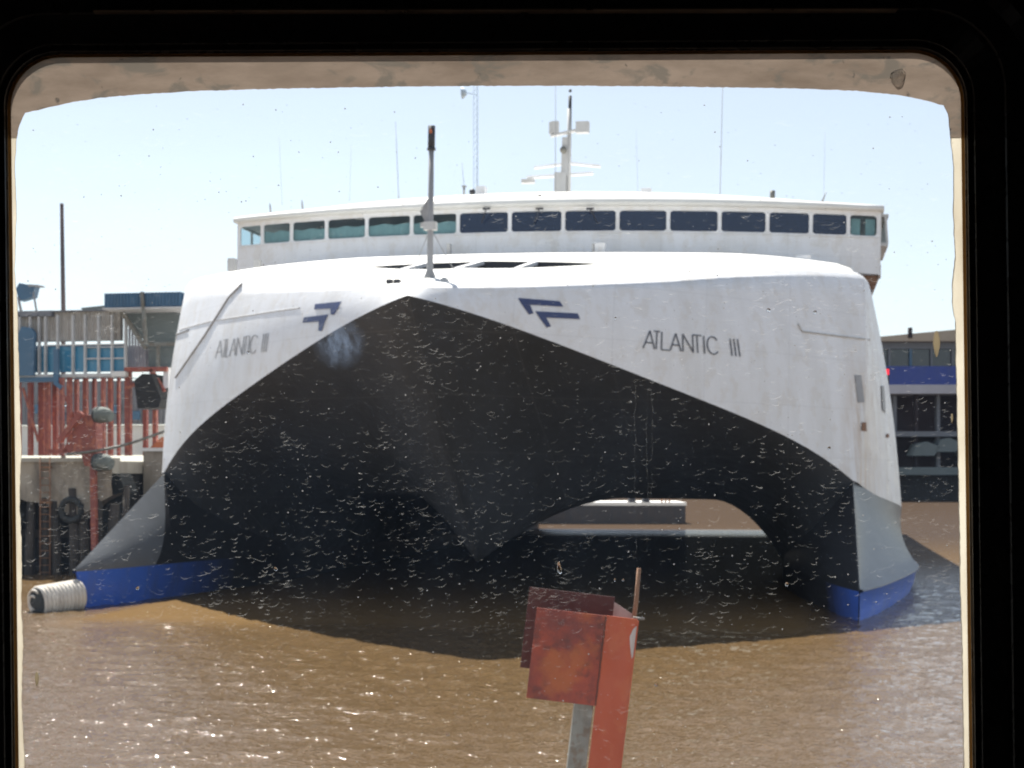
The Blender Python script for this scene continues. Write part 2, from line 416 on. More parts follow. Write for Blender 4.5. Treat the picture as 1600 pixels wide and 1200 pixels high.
# cut the well with a boolean-free split: delete faces inside the lens, rebuild a lens rim
dbm = bmesh.new(); dbm.from_mesh(deck_obj.data)
rim = [(x, lens(x)[0]) for x in xs]+[(x, lens(x)[1]) for x in xs[-2:0:-1]]
for i in range(len(rim)):
    a_, b_ = rim[i], rim[(i+1) % len(rim)]
    d_ = Vector((b_[0]-a_[0], b_[1]-a_[1], 0)); n_ = Vector((-d_.y, d_.x, 0))
    if n_.length < 1e-6: continue
    mid = Vector(((a_[0]+b_[0])/2, (a_[1]+b_[1])/2, 0))
    fs = [f for f in dbm.faces if abs(f.calc_center_median().x) < 4.6 and 43.2 < f.calc_center_median().y < 50.5 and (f.calc_center_median()-Vector((mid.x, mid.y, f.calc_center_median().z))).length < 1.4]
    geom = set(fs)
    for f in fs: geom.update(f.verts); geom.update(f.edges)
    bmesh.ops.bisect_plane(dbm, geom=list(geom), dist=1e-6, plane_co=mid, plane_no=n_.normalized())
def in_lens(p):
    if abs(p.x) >= 3.7: return False
    f_, b_ = lens(p.x); return f_+.004 < p.y < b_-.004
kill = [f for f in dbm.faces if in_lens(f.calc_center_median())]
bmesh.ops.delete(dbm, geom=kill, context='FACES')
for f in dbm.faces: f.smooth = True
dbm.to_mesh(deck_obj.data); dbm.free()
wl = MB()
top = [deckpt(x, y)+Vector((0,0,-.012)) for x, y in rim]; bot = [Vector((p.x, p.y, p.z-1.6)) for p in top]
wl.grid([top, bot], False, True); wl.add(bot, [list(range(len(bot)))])
wl.build('mooring_well', M['dark'], ship, fix=False)  # recess coloured dark throughout to hold its shade
for xb in (-2.05, -.25, 1.5):
    bb = MB(); f_, b_ = lens(xb)
    bb.bar(deckpt(xb, f_)+Vector((0,0,-.04)), deckpt(xb, b_)+Vector((0,0,-.04)), .17, .12); bb.build('well_beam', M['white'], ship)
bb = MB(); bb.bar(deckpt(-3.0, 47.0)+Vector((0,0,-.35)), deckpt(3.0, 47.0)+Vector((0,0,-.35)), .06, .06); bb.build('well_rail', M['lightgrey'], ship)

# deckhouse behind the bridge
dh = MB(); dh.box((0,90,12.6), (23.6,46,2.6)); dh.build('deckhouse', M['white'], ship)
# main deck aft of the foredeck corners
md = MB(); md.grid([[Vector((sg*p.x, p.y, p.z)) for sg in (-1, 1)] for p in [deck_edge(u, 1) for u in US[24:]]], False); md.build('main_deck', M['deck'], ship)

# bridge
half = [1.03,3.08,4.97,6.87,8.64,10.25,11.65,12.78]
edges = [-x for x in half[::-1]]+half
base_z, sill_z, head_z, eave_z = 12.42, 13.22, 14.0, 14.16
bx = [-BR_X+2*BR_X*i/36 for i in range(37)]
def bpt(x, z, off=0):
    lean = (z-base_z)*.12
    return Vector((x, bfront(x)+lean*0+off+(.10 if z < sill_z-.01 else 0)*0, z))
br = MB()
br.grid([[bpt(x, base_z-.5-.15*max(0, abs(x)-10)/2.95), bpt(x, sill_z-.05)] for x in bx])
br.grid([[bpt(x, head_z+.03), bpt(x, eave_z+.02)] for x in bx])
for sg in (-1, 1):   # side walls
    X = sg*BR_X; y0 = bfront(BR_X); 
    br.box((X, (y0+70)/2, (11.75+sill_z-.05)/2), (.06, 70-y0, sill_z-.05-11.75)); br.box((X, (y0+70)/2, 14.1), (.06, 70-y0, .16))
    for yy in (y0+.05, y0+1.6, y0+3.2, 69.9): br.box((X, yy, (sill_z+head_z)/2), (.07, .12, head_z-sill_z+.15))
br.box((0,70,12.6), (2*BR_X,.1,1.3)); br.box((-1.6,70,13.6), (2*BR_X-6,.1,.9)); br.box((0,70,14.12), (2*BR_X,.1,.18))
br.grid([[Vector((x, bfront(x)+.05, 12.7)), Vector((x, 70, 12.7))] for x in bx], False)
bridge = br.build('bridge', M['white'], ship)
mu = MB()
for i, x in enumerate(edges):
    ww = .14 if abs(x) < 12.5 else .1
    mu.bar(bpt(x, sill_z-.06, .02), bpt(x, head_z+.05, .02), ww, .09, (0,1,0))
mu.grid([[bpt(x, sill_z-.05, -.05), bpt(x, sill_z+.0, -.05), bpt(x, sill_z+.0, .06)] for x in bx], False)
mu.build('mullion', M['white'], bridge)
for i in range(15):
    a, b = edges[i]+.06, edges[i+1]-.06; n = 6
    ya = lambda x: bfront(x)+.03
    r_ = .13; pl = []
    for (cx, cz, a0) in ((b-r_, head_z-r_, 0), (a+r_, head_z-r_, 90), (a+r_, sill_z+.02+r_, 180), (b-r_, sill_z+.02+r_, 270)):
        for k in range(5):
            an = R(a0+90*k/4); pl.append((cx+r_*math.cos(an), cz+r_*math.sin(an)))
    p = MB(); p.prism([(x, ya(x), z) for x, z in pl], (0, .02, 0))
    win = p.build('window', M['bridgeglass'] if i in (0,1,2,3,4,5,14) else M['bridgeglass_dark'], bridge)
    # corner fillets of the opening
    fm = MB(); a_, b_, z0_, z1_ = a-.05, b+.05, sill_z-.06, head_z+.06
    rng = [(min(b_, max(a_, x+(9 if x > (a+b)/2 else -9))), min(z1_, max(z0_, z+(9 if z > (sill_z+head_z)/2 else -9)))) for x, z in pl]
    fm.grid([[Vector((x, ya(x)-.02, z)) for x, z in rng], [Vector((x, ya(x)-.035, z)) for x, z in pl], [Vector((x, ya(x)+.01, z)) for x, z in pl]], False, True)
    fm.build('window_surround', M['white'], bridge)
    if 1 <= i <= 5:
        p = MB(); q = []
        for k in range(15):
            x = lerp(a-.03, b+.03, k/14); q.append([Vector((x, ya(x)+.16+.03*math.sin(k*1.3+i), z)) for z in (sill_z, sill_z+.26, sill_z+.5+.03*math.sin(k*.8+i))])
        p.grid(q); p.build('blind', M['blind'], win)
for xa_, xb2 in ((11.75,12.1),(12.3,12.66)):
    p = MB(); p.grid([[Vector((x, bfront(x)+.2, z)) for z in (sill_z+.03, head_z-.1)] for x in (xa_, xb2)]); p.build('blind', M['blind'], win)
cons = MB(); cons.box((0, 61.6, 13.05), (16,.9,.7)); cons.box((4, 62.3, 13.3), (1.1,.5,1.2)); cons.box((-3, 62.6, 13.3), (.9,.5,1.2)); cons.build('console', M['dark'], bridge)
cl = MB(); cl.grid([[Vector((x, bfront(x)+.1, 14.1)), Vector((x, 69.9, 14.1))] for x in bx], False); cl.build('ceiling_lining', M['grey'], bridge)
# roof
rf = MB(); rows = []
rx = [-12.98+25.96*i/40 for i in range(41)]
for x in rx:
    y0 = bfront(x)-.32; e = 1-(abs(x)/12.98)**6*.0; k = 1-(abs(x)/12.98)**2
    rows.append([Vector((x, y0+.05, eave_z)), Vector((x, y0, eave_z+.05)), Vector((x, y0+.02, eave_z+.17)), Vector((x, y0+.25, eave_z+.25+.12*k)), Vector((x, y0+1.2, eave_z+.3+.42*k)), Vector((x, y0+3.5, eave_z+.32+.72*k)), Vector((x, 70.3, eave_z+.3+.75*k)), Vector((x, 70.3, eave_z)), Vector((x, y0+.05, eave_z))])
rf.grid(rows); rf.add(rows[0], [list(range(8))]); rf.add(rows[-1], [list(range(8))])
roof = rf.build('bridge_roof', M['deck'], ship); roof.location.x = bridge.location.x = -.2
def S(px, py, Y=None, X=None, dz=0):
    """ship-axes point seen at (px, py) on the plane Y or X (heel undone)"""
    ray = (FW+RT*((px-800)/F)+UP*((HY-py)/F))
    t = (Y-CAM.y)/ray.y if Y is not None else (X-CAM.x)/ray.x
    p = CAM+ray*t
    return Matrix.Rotation(-HEEL, 3, 'Y') @ p
# whips and small roof fittings
def whip(px, y0, y1, Y, r=.03, dx=0):
    r *= .7
    w_ = MB(); a = S(px, y0+4, Y); b = S(px+dx, y1, Y)
    w_.tube([a, a.lerp(b, .05), b], [r*2.2, r, r*.6], 6); w_.build('whip_antenna', M['grey'], ship)
whip(623, 306, 190, 62, .02, -5); whip(726, 300, 255, 63, .018, -4); whip(868, 303, 120, 63, .022); whip(1125, 306, 100, 64, .022, 5)
whip(441, 316, 214, 64, .009, -5); whip(1287, 316, 205, 65, .009, 2); whip(997, 304, 200, 66, .008, -3); whip(546, 310, 225, 66, .008, 3)
def fit(name, mat, fn):
    m_ = MB(); fn(m_); return m_.build(name, mat, ship)
p = S(746, 300, 60.5); fit('radio_box', M['white'], lambda m_: m_.box((p.x+.1, p.y+.3, p.z+.0), (.36,.5,.5)))
p2 = S(738, 300, 60.2); fit('roof_lamp', M['dark'], lambda m_: (m_.ball(p2, .13), m_.tube([p2, p2+Vector((0,0,-.6))], .03, 6)))
p3 = S(725, 292, 61); fit('horn', M['grey'], lambda m_: (m_.tube([p3, p3+Vector((0,0,-.35))], [.05,.04], 6), m_.box(p3+Vector((0,0,.02)), (.16,.12,.06))))
p4 = S(1207, 304, 61.5); fit('vent_pipe', M['galv'], lambda m_: m_.tube([p4+Vector((0,0,.15)), p4+Vector((0,0,-.3))], .1, 8))
p5 = S(1010, 300, 61.5); fit('roof_box', M['white'], lambda m_: m_.box(p5+Vector((0,0,-.05)), (.4,.4,.35)))
p6 = S(1286, 312, 62); fit('aerial_stub', M['grey'], lambda m_: m_.tube([p6+Vector((-.08,0,-.2)), p6+Vector((.12,0,.3))], [.06,.015], 6))
for px in (423, 473): 
    p7 = S(px, 322 if px < 450 else 317, 61.5); fit('aerial_stub', M['grey'], lambda m_: m_.tube([p7+Vector((0,0,-.25)), p7+Vector((-.04,0,.12))], [.05,.02], 6))
for px in (760, 843, 922):   # wipers and lamps below the eave
    p8 = S(px, 326, 58.15); fit('wiper', M['dark'], lambda m_: (m_.box(p8, (.28,.08,.07)), m_.bar(p8, p8+Vector((-.25 if px < 900 else .25,.3,-.5)), .03, .03)))
p9 = S(843, 312, 58.6); fit('searchlight', M['dark'], lambda m_: (m_.ball(p9+Vector((0,0,.1)), .1), m_.tube([p9, p9+Vector((0,0,-.3))], .03, 6)))
# wing window overhang on the right
wg = MB(); X0 = BR_X; y0 = bfront(BR_X)
wg.box((X0+.16, y0+2.2, 12.95), (.3, 4.2, .12)); wg.box((X0+.16, y0+2.2, 14.05), (.3,4.2,.1))
for yy in (y0+.12, y0+1.5, y0+2.9, y0+4.25): wg.bar((X0+.28, yy, 13.0), (X0+.2, yy, 14.02), .08, .08)
wg.build('wing_bay', M['lightgrey'], bridge)
wg = MB(); wg.add([(X0+.26,y0+.15,13.0),(X0+.26,y0+4.2,13.0),(X0+.19,y0+4.2,14.0),(X0+.19,y0+.15,14.0)], [(0,1,2,3)]); wg.build('wing_window', M['bridgeglass'], bridge)
wg = MB(); wg.box((X0-.35, y0+1.2, 11.62), (.5,2.2,.3)); wg.box((X0+.02, y0+.9, 12.0), (.12,.3,.5)); wg.build('wing_bracket', M['rust'], bridge)
# deck fittings at the foot of the bridge
for px, py, wd, ht in ((1181,412,.36,.3),(1255,409,.55,.42),(938,388,.4,.35),(363,414,.28,.5),(403,412,.22,.3),(702,390,.13,.42),(927,390,.07,.42)):
    q = S(px, py, 57.2+abs(px-860)/520*1.6); fit('deck_box', M['lightgrey'] if px < 500 or wd < .2 else M['white'], lambda m_: m_.box(q, (wd,.35,ht)))
# fore mast
fm = empty('foremast', (S(671.5,440,41.3).x,41.3,9.2)); fm.parent = ship
zt = S(670,197,41.3).z-9.2
m_ = MB(); m_.tube([(0,0,-.2),(0,0,.1),(0,0,.35),(0,0,1.2),(0,0,zt-.6)], [.26,.2,.095,.085,.072], 10); m_.build('mast_pole', M['grey'], fm)
m_ = MB(); m_.box((0,0,1.55), (.34,.24,.22)); m_.box((-.2,0,1.58), (.14,.12,.12)); m_.build('mast_bracket', M['lightgrey'], fm)
m_ = MB(); m_.prism([(-.03,0,1.75),(-.24,0,2.05),(-.02,0,2.4)], (0,.05,0)); m_.prism([(-.06,-.02,1.5),(-.3,-.02,1.95),(-.05,-.02,2.2)], (0,.04,0)); m_.build('mast_gusset', M['grey'], fm)
m_ = MB(); m_.tube([(0,0,zt-.62),(0,0,zt)], .1, 12); m_.tube([(0,0,zt-.66),(0,0,zt-.6)], .12, 12); l_ = m_.build('mast_lamp', M['dark'], fm)
m_ = MB(); m_.tube([(0,-.1,zt-.22),(0,-.1,zt-.1)], .035, 8); m_.build('lamp_lens', M['orange'], l_)
for dx in (-.75, .8):
    m_ = MB(); m_.tube([(0,0,1.5),(dx,.5,.0)], .012, 5); m_.build('guy_wire', M['grey'], fm)
m_ = MB(); m_.box((0,0,-.12), (1.1,.5,.05)); m_.tube([(0.1,-.2,-.1),(.45,-.25,.0)], .06, 8); m_.build('mast_foot', M['grey'], fm)
q = S(694, 440, 40.3); fit('anchor_lamp', M['lightgrey'], lambda m_: (m_.ball(q, .12), m_.tube([q, q+Vector((0,0,-.3))], .03, 6)))
for px in (609, 621):
    q = S(px, 441, 40.0); fit('floodlight', M['dark'], lambda m_: (m_.box(q, (.15,.2,.14)), m_.tube([q+Vector((-.05,0,0)), q+Vector((-.07,0,-.2))], .015, 5), m_.tube([q+Vector((.05,0,0)), q+Vector((.07,0,-.2))], .015, 5)))
# radar mast
rm = empty('radar_mast', (0,65.2,14.9)); rm.parent = ship
def Z(py): return S(885, py, 65.2).z-14.9
m_ = MB(); x0 = S(882, 270, 65.2).x; m_.box((x0-.15,0,(Z(300)+Z(270))/2-.2), (.5,.4,Z(270)-Z(300)+.4)); m_.tube([(x0+.18,0,Z(300)-.3),(x0+.18,0,Z(170))], [.1,.09], 8); m_.box((x0+.02,0,(Z(275)+Z(215))/2), (.3,.3,Z(215)-Z(275)), None, .8); m_.build('mast_column', M['weather'] if False else M['lightgrey'], rm)
m_ = MB(); m_.tube([(x0+.2,0,Z(205)),(x0+.2,0,Z(150))], [.075,.07], 8); m_.ball((x0+.2,0,Z(142)), .07, 8); m_.build('signal_lamp', M['dark'], rm)
m_ = MB(); m_.bar((x0-1.3,0,Z(261)),(x0+.0,0,Z(256)),.16,.09); m_.bar((x0+.2,0,Z(255)),(x0+1.5,.3,Z(259)),.16,.09); m_.build('radar_scanner', M['white'], rm)
m_ = MB(); m_.bar((x0-1.6,0,Z(276)),(x0+1.2,.2,Z(270)),.2,.1); m_.build('radar_scanner', M['white'], rm)
m_ = MB(); m_.box((x0-1.55,0,Z(282)), (.55,.25,.16)); m_.build('lamp_box', M['lightgrey'], rm)
m_ = MB(); m_.bar((x0-.6,0,Z(212)),(x0+.8,0,Z(202)),.3,.08); m_.box((x0-.42,0,Z(199)), (.3,.3,.5)); m_.box((x0+.75,0,Z(200)), (.55,.35,.46)); m_.box((x0-.62,-.05,Z(200)), (.1,.12,.5)); m_.build('signal_box', M['lightgrey'], rm)
m_ = MB(); m_.ball((x0-.02,-.25,Z(236)), .15, 10); m_.build('search_lamp', M['galv'], rm)
# small flag left of the mast is a lamp box above; side fittings on the right quarter
bpy.context.view_layer.update()
def bvh_of(*objs):
    vs = []; fs = []
    for ob in objs:
        o_ = len(vs); mw = ob.matrix_world
        vs += [mw @ v.co for v in ob.data.vertices]; fs += [[i+o_ for i in p.vertices] for p in ob.data.polygons]
    return BVHTree.FromPolygons(vs, fs)
top_bvh = bvh_of(topsides)
SHIP_INV = ship.matrix_world.inverted()
def on_hull(px, py, lift=.02):
    d = (FW+RT*((px-800)/F)+UP*((HY-py)/F)).normalized()
    h, n, i, dist = top_bvh.ray_cast(CAM, d)
    if h is None: return None
    if n.dot(d) > 0: n = -n
    return SHIP_INV @ (h+n*lift)
def decal_poly(mb, poly, sub=6, lift=.02):
    # quad strip polygons: poly is a list of 4 px corners
    a, b, c, d = [Vector((q[0], q[1], 0)) for q in poly]; rows = []
    for i in range(sub+1):
        t = i/sub; l_ = a.lerp(d, t); r_ = b.lerp(c, t)
        rows.append([on_hull(*l_.lerp(r_, k/2).xy, lift) for k in range(3)])
    if any(q is None for r2 in rows for q in r2): return
    mb.grid(rows, False)
# emblem
def emblem(qs):
    e_ = MB()
    for q in qs: decal_poly(e_, q, 8)
    e_.build('emblem', M['blue'], ship, fix=False)
emblem([[(809,466),(874,471),(879.5,479.5),(815,476)], [(815,476),(828,477),(833,490),(826,491.5)],
        [(836,486.5),(902,490),(906,499),(842,496)], [(842,496),(853,496.5),(860.5,510),(854,512)]])
emblem([[(493,475.5),(534.5,471.4),(529,482),(491.5,484)], [(517,482.5),(529,482),(522.5,492),(517.5,492)],
        [(475.6,496.3),(513.5,491.6),(508.5,502),(473.4,504.6)], [(499,503),(508.5,502),(503.5,517.5),(498,517)]])
# lettering: strokes in a unit box per letter, baseline run from px p0 to p1, height vector
GL = {'A': [[(0,0),(.5,1)],[(.5,1),(1,0)],[(.18,.33),(.82,.33)]], 'T': [[(0,1),(1,1)],[(.5,1),(.5,0)]], 'L': [[(0,1),(0,0)],[(0,0),(1,0)]],
      'N': [[(0,0),(0,1)],[(0,1),(1,0)],[(1,0),(1,1)]], 'I': [[(.5,0),(.5,1)]],
      'C': [[(.5+.52*math.cos(R(a)), .5+.5*math.sin(R(a))), (.5+.52*math.cos(R(a+20)), .5+.5*math.sin(R(a+20)))] for a in range(40, 320, 20)]}
def lettering(letters, base, hgt, sw, mat='letter'):
    m_ = MB()
    for ch, x0, x1 in letters:
        for (ax, ay), (bx_, by) in GL[ch]:
            def P(u, v):
                t = lerp(x0, x1, u); b = Vector(base[0]).lerp(Vector(base[1]), t); h = Vector(hgt[0]).lerp(Vector(hgt[1]), t)
                return b+h*v
            a = P(ax, ay); b = P(bx_, by); d = b-a
            n = Vector((-d.y, d.x)).normalized()*sw/2
            decal_poly(m_, [tuple(a-n), tuple(a+n), tuple(b+n), tuple(b-n)], 3, .022)
    m_.build('name_lettering', M[mat], ship, fix=False)
LT = [('A',0,.115),('T',.085,.155),('L',.165,.245),('A',.25,.355),('N',.37,.475),('T',.475,.565),('I',.57,.63),('C',.64,.77),('I',.885,.915),('I',.93,.96),('I',.975,1.005)]
LT = [('A',0,.115),('T',.10,.165),('L',.185,.27),('A',.275,.385),('N',.405,.51),('T',.51,.60),('I',.60,.65),('C',.66,.775),('I',.895,.915),('I',.935,.955),('I',.975,.995)]
lettering([q_ for q_ in LT if q_[1] < .8], [(1004.5,544),(1158,557.5)], [(2,-28),(-4,-27)], 2.0)
for q_ in LT[-3:]: lettering([q_], [(1004.5,544),(1158,557.5)], [(2,-28),(-4,-27)], 2.0)
LL = [('A',0,.13),('T',.12,.21),('L',.2,.25),('A',.27,.39),('N',.4,.52),('T',.51,.62),('I',.6,.66),('C',.66,.80),('I',.89,.91),('I',.935,.955),('I',.975,1.0)]
lettering([q_ for q_ in LL if q_[1] < .8], [(337,560),(417,549.5)], [(3,-27),(4,-29)], 1.25, 'grey')
for q_ in LL[-3:]: lettering([q_], [(337,560),(417,549.5)], [(3,-27),(4,-29)], 1.25, 'grey')
# raised rubbing strips, rope, openings on the topsides
def strip(pts, r, name, mat):
    q = []
    for (a, b) in zip(pts[:-1], pts[1:]):
        for k in range(8):
            h = on_hull(lerp(a[0], b[0], k/8), lerp(a[1], b[1], k/8), r*.5)
            if h is not None: q.append(h)
    if len(q) > 2:
        m_ = MB(); m_.tube(q, r, 6); m_.build(name, mat, ship)
strip([(1246,506),(1253,518),(1300,524),(1366,532)], .03, 'rubbing_strip', M['lightgrey'])
strip([(262,528),(300,514)], .03, 'rubbing_strip', M['grey'])
strip([(264,520),(330,502),(420,488),(476,480)], .016, 'rubbing_strip', M['lightgrey'])
strip([(275,590),(320,525),(358,465),(382,440)], .035, 'mooring_rope', M['grey'])
for poly in ([(1335,586),(1345,586),(1350,629),(1340,629)],):
    m_ = MB(); decal_poly(m_, poly, 6, .02); m_.build('hull_opening', M['grey'], ship, fix=False)
for poly, nm_, mt in (([(1376,603),(1380,603),(1383,646),(1378,640)], 'hull_opening', 'grey'), ([(1346,660),(1352,660),(1353,674),(1345,673)], 'scupper', 'rust'), ([(1384,678),(1388,678),(1388,684),(1384,684)], 'scupper', 'rust')):
    m_ = MB(); decal_poly(m_, poly, 6, .03); 
    if m_.v: m_.build(nm_, M[mt], ship, fix=False)
# side sponson boxes on the right quarter with the red sidelight
sp = MB(); pr = []
for Y, zl, zh, xo in ((62,6.5,9.6,.1),(66,6.3,9.2,.75),(72,6.2,8.2,1.0),(80,6,7.9,1.1)):
    pass
sp.prism([(12.3,63,8.9),(13.05,63,8.2),(13.2,63,3.2),(12.3,63,3.2)], (0,30,0)); sp.build('side_casing', M['white'], ship)
q = S(1386, 588, 61.5); m_ = MB(); m_.box(q, (.16,.3,.62)); lb = m_.build('sidelight', M['dark'], ship)
mred, nt_, N_, L_ = nm('red_lamp'); N_['Principled BSDF'].inputs['Base Color'].default_value = (.9,.03,.05,1); N_['Principled BSDF'].inputs['Emission Color'].default_value = (1,.03,.06,1); N_['Principled BSDF'].inputs['Emission Strength'].default_value = .5
m_ = MB(); m_.box(q+Vector((0,-.16,.16)), (.13,.04,.22)); m_.build('lamp_lens', mred, lb)

# ------------------------------------------------------------------ FENDER at the left bow
fd = tag(empty('rope_fender', (0,0,0)), 'pale ribbed cylinder fender floating beside the left bow tip', 'fender')
a = at(58, 927, 45.6); b = at(124, 911, 46.6); a.z = .28; b.z = .42
ax = (b-a); n = 11; pts = []; rs = []
for k in range(n*6+1):
    t = k/(n*6); pts.append(a.lerp(b, t)); rs.append(.43+.045*abs(math.sin(k*math.pi/6)))
m_ = MB(); m_.tube(pts, rs, 20, True, False)
M['rope'] = paint('pale_rope', (.72,.67,.6), (.36,.31,.26), .8, .8, 3)
M['rope_tex'] = M['rope']
m_.build('rope_winding', M['rope'], fd)
m_ = MB(); an_ = ax.normalized(); e1 = an_.cross(UP).normalized(); e2 = e1.cross(an_)
def ringpts(r_, o_): return [a+an_*o_+(e1*math.cos(2*math.pi*k/20)+e2*math.sin(2*math.pi*k/20))*r_ for k in range(20)]
m_.grid([ringpts(.44*(1-k/24), .02-.16*math.sin(k/24*1.5)-.018*abs(math.sin(k*math.pi/4))) for k in range(24)], True, True); m_.build('end_cap', M['tyre'], fd)
for r_, o_ in ((.36,-.075), (.2,-.13)):
    m_ = MB(); q_ = ringpts(r_, o_); m_.tube(q_[3:16], .035, 7); m_.build('end_loop', M['rope'], fd)

# ------------------------------------------------------------------ LEFT QUAY
qy = empty('concrete_quay', (0,0,0)); tag(qy, 'stained concrete quay on dark piles at the left', 'quay')
random.seed(3)
Y0 = 58.0
m_ = MB(); n = 40; xs_ = [-46+29*i/n for i in range(n+1)]
topz = 4.55
fr = []; 
for i, x in enumerate(xs_):
    bz = 2.75+.5*math.sin(i*1.7)*math.sin(i*.61)+random.uniform(-.15,.15)
    fr.append((x, bz))
rows = [[Vector((x, Y0+random.uniform(-.06,.06), topz)), Vector((x, Y0+random.uniform(-.1,.05), lerp(topz,bz,.33))), Vector((x, Y0+random.uniform(-.1,.05), lerp(topz,bz,.66))), Vector((x, Y0+random.uniform(-.1,.05), bz)), Vector((x, Y0+2.5, bz+.2))] for x, bz in fr]
m_.grid(rows, False); m_.build('quay_face', M['concrete'], qy, fix=False)
m_ = MB(); m_.box((-31.8, Y0+45, topz-.25), (28.6,89.6,.5)); m_.box((-31.6, Y0+.3, topz+.04), (29.2,.9,.16)); m_.build('quay_deck', paint('quay_top', (.42,.39,.33), (.25,.22,.18), .7, .9, 1.5), qy)
m_ = MB(); m_.box((-31.8, Y0+46, 1.5), (28.4,87,5.4)); m_.build('quay_void', M['quaydark'], qy)  # dark block standing in for the shaded void behind the piles
for i in range(12):
    x = -22.5+i*.62+random.uniform(-.15,.15); 
    m_ = MB(); r_ = random.uniform(.12,.24); lx = random.uniform(-.15,.15)
    m_.tube([(x, Y0+.1, 3.3+random.uniform(-.5,.3)), (x+lx, Y0+.05, 1), (x+lx*1.5, Y0, -1.5)], [r_*.9, r_, r_], 9); m_.build('pile', M['piles'], qy)
m_ = MB(); m_.box((-31, Y0+1.2, 1.6), (27,.25,.3)); m_.build('waling', M['piles'], qy)
q2 = empty('pier_block', (0,0,0)); tag(q2, 'pale streaked concrete pier block between the quay and the ferry', 'pier')
m_ = MB(); m_.box((-16.15, 106, 2.0), (2.6,88,6.0)); m_.build('pier_wall', paint('pale_concrete', (.36,.32,.26), (.19,.16,.12), .9, .9, 1.1, streak=(1.4,1.4,.2), bump=.5), q2)
m_ = MB(); m_.box((-16.15, 106, 5.06), (2.8,88.3,.14)); m_.build('coping', M['deck'], q2)

lad = MB()
for dx in (0, .42): lad.tube([(-20.0+dx, Y0-.14, 4.7), (-20.0+dx, Y0-.14, -.5)], .03, 6)
for k in range(16): lad.tube([(-20.0, Y0-.14, .1+k*.29), (-19.58, Y0-.14, .1+k*.29)], .018, 5)
lad.box((-19.79, Y0-.08, 4.3), (.5,.1,.08)); lad.box((-19.79, Y0-.08, 2.9), (.5,.1,.08)); lad.build('ladder', M['rust'], qy)
for x, z, r_ in ((-18.6, 2.6, .42), (-21.2, 2.3, .45)):
    ty = MB(); ty.tube([(x+r_*math.cos(t*math.pi/10), Y0-.3, z+r_*math.sin(t*math.pi/10)) for t in range(21)], .13, 8, True, False); tag(ty.build('tyre_fender', M['tyre']), 'black tyre hung on the quay face '+('near the red fender frame' if x > -20 else 'beside the ladder at the left edge'), 'tyre')

# covered passenger walkway on red legs
Yw = 63.0; dw = at(150, 500, 1).y*0+Yw
def W(px, py, Y=Yw):   # point on the vertical plane Y
    ray = FW+RT*((px-800)/F)+UP*((HY-py)/F); return CAM+ray*(Y/ray.y)
wk = empty('passenger_walkway', (0,0,0)); tag(wk, 'raised covered walkway with blue glazing on red steel legs, left of the ferry', 'walkway')
def panel(mb, x0, x1, y0, y1, Y, t=.12):
    a = W(x0, y1, Y); b = W(x1, y0, Y); mb.box(((a.x+b.x)/2, Y+t/2, (a.z+b.z)/2), (b.x-a.x, t, b.z-a.z))
def corr(mb, x0, x1, y0, y1, Y, n, amp=.05):
    a = W(x0, y1, Y); b = W(x1, y0, Y); cols_ = []
    for i in range(n*4+1):
        x = lerp(a.x, b.x, i/(n*4)); yy = Y-amp*(1 if i % 4 in (1, 2) else 0); cols_.append([(x, yy, a.z), (x, yy, b.z)])
    mb.grid(cols_, False); mb.grid([[(c[0][0], Y+.3, c[0][2]), (c[1][0], Y+.3, c[1][2])] for c in (cols_[0], cols_[-1])], False)
m_ = MB(); corr(m_, -80, 188, 484, 536, Yw+.3, 42, .06); m_.build('wall_panel', M['weather'], wk)
m_ = MB(); panel(m_, -80, 80, 485, 497, Yw, .5); panel(m_, 78, 190, 483, 487, Yw, .4); m_.build('roof_edge', M['far_grey'], wk)
m_ = MB(); panel(m_, -80, 190, 455+25, 482+1, Yw+.5, 5); 
m_ = MB(); panel(m_, -80, 196, 541, 583, Yw+.25, .05); m_.build('glazing', M['teal'], wk)
m_ = MB(); panel(m_, -80, 196, 538, 584, Yw+1.6, .05); panel(m_, -80, 196, 588, 592, Yw+.5, 1.4); m_.build('inner_wall', M['bluesteel'], wk)
m_ = MB(); panel(m_, 68, 192, 536.5, 540, Yw-.05, .3); m_.build('sill', M['deck'], wk)
for px in (30, 46, 60, 70, 89, 113, 132, 153, 174, 195):
    m_ = MB(); panel(m_, px-1.3, px+1.3, 492, 590, Yw, .18); m_.build('frame_post', M['lightgrey'], wk)
m_ = MB(); panel(m_, 134, 195, 558.5, 561.5, Yw+.05, .12); panel(m_, 134, 195, 541, 543.5, Yw+.03, .12); panel(m_, -80, 196, 583, 591, Yw-.05, .3); m_.build('frame_rail', M['lightgrey'], wk)
m_ = MB(); panel(m_, -80, 92, 589, 598, Yw-.1, .5); m_.build('floor_beam', M['bluesteel'], wk)
m_ = MB(); m_.prism([W(18,587,Yw-.3), W(52,587,Yw-.3), W(54,520,Yw-.3), W(48,512,Yw-.3), W(34,510,Yw-.3), W(26,524,Yw-.3)], (0,.2,0)); m_.build('blue_screen', M['bluesteel'], wk)
m_ = MB(); panel(m_, 83, 91, 545, 600, Yw-.35, .15); m_.bar(W(87,598,Yw-.3), W(97,606,Yw-.3), .18, .18); m_.build('drain_pipe', M['bluesteel'], wk)
m_ = MB(); panel(m_, 174, 196, 580, 588, Yw-.2, .3); m_.build('white_plinth', M['deck'], wk)
random.seed(5)
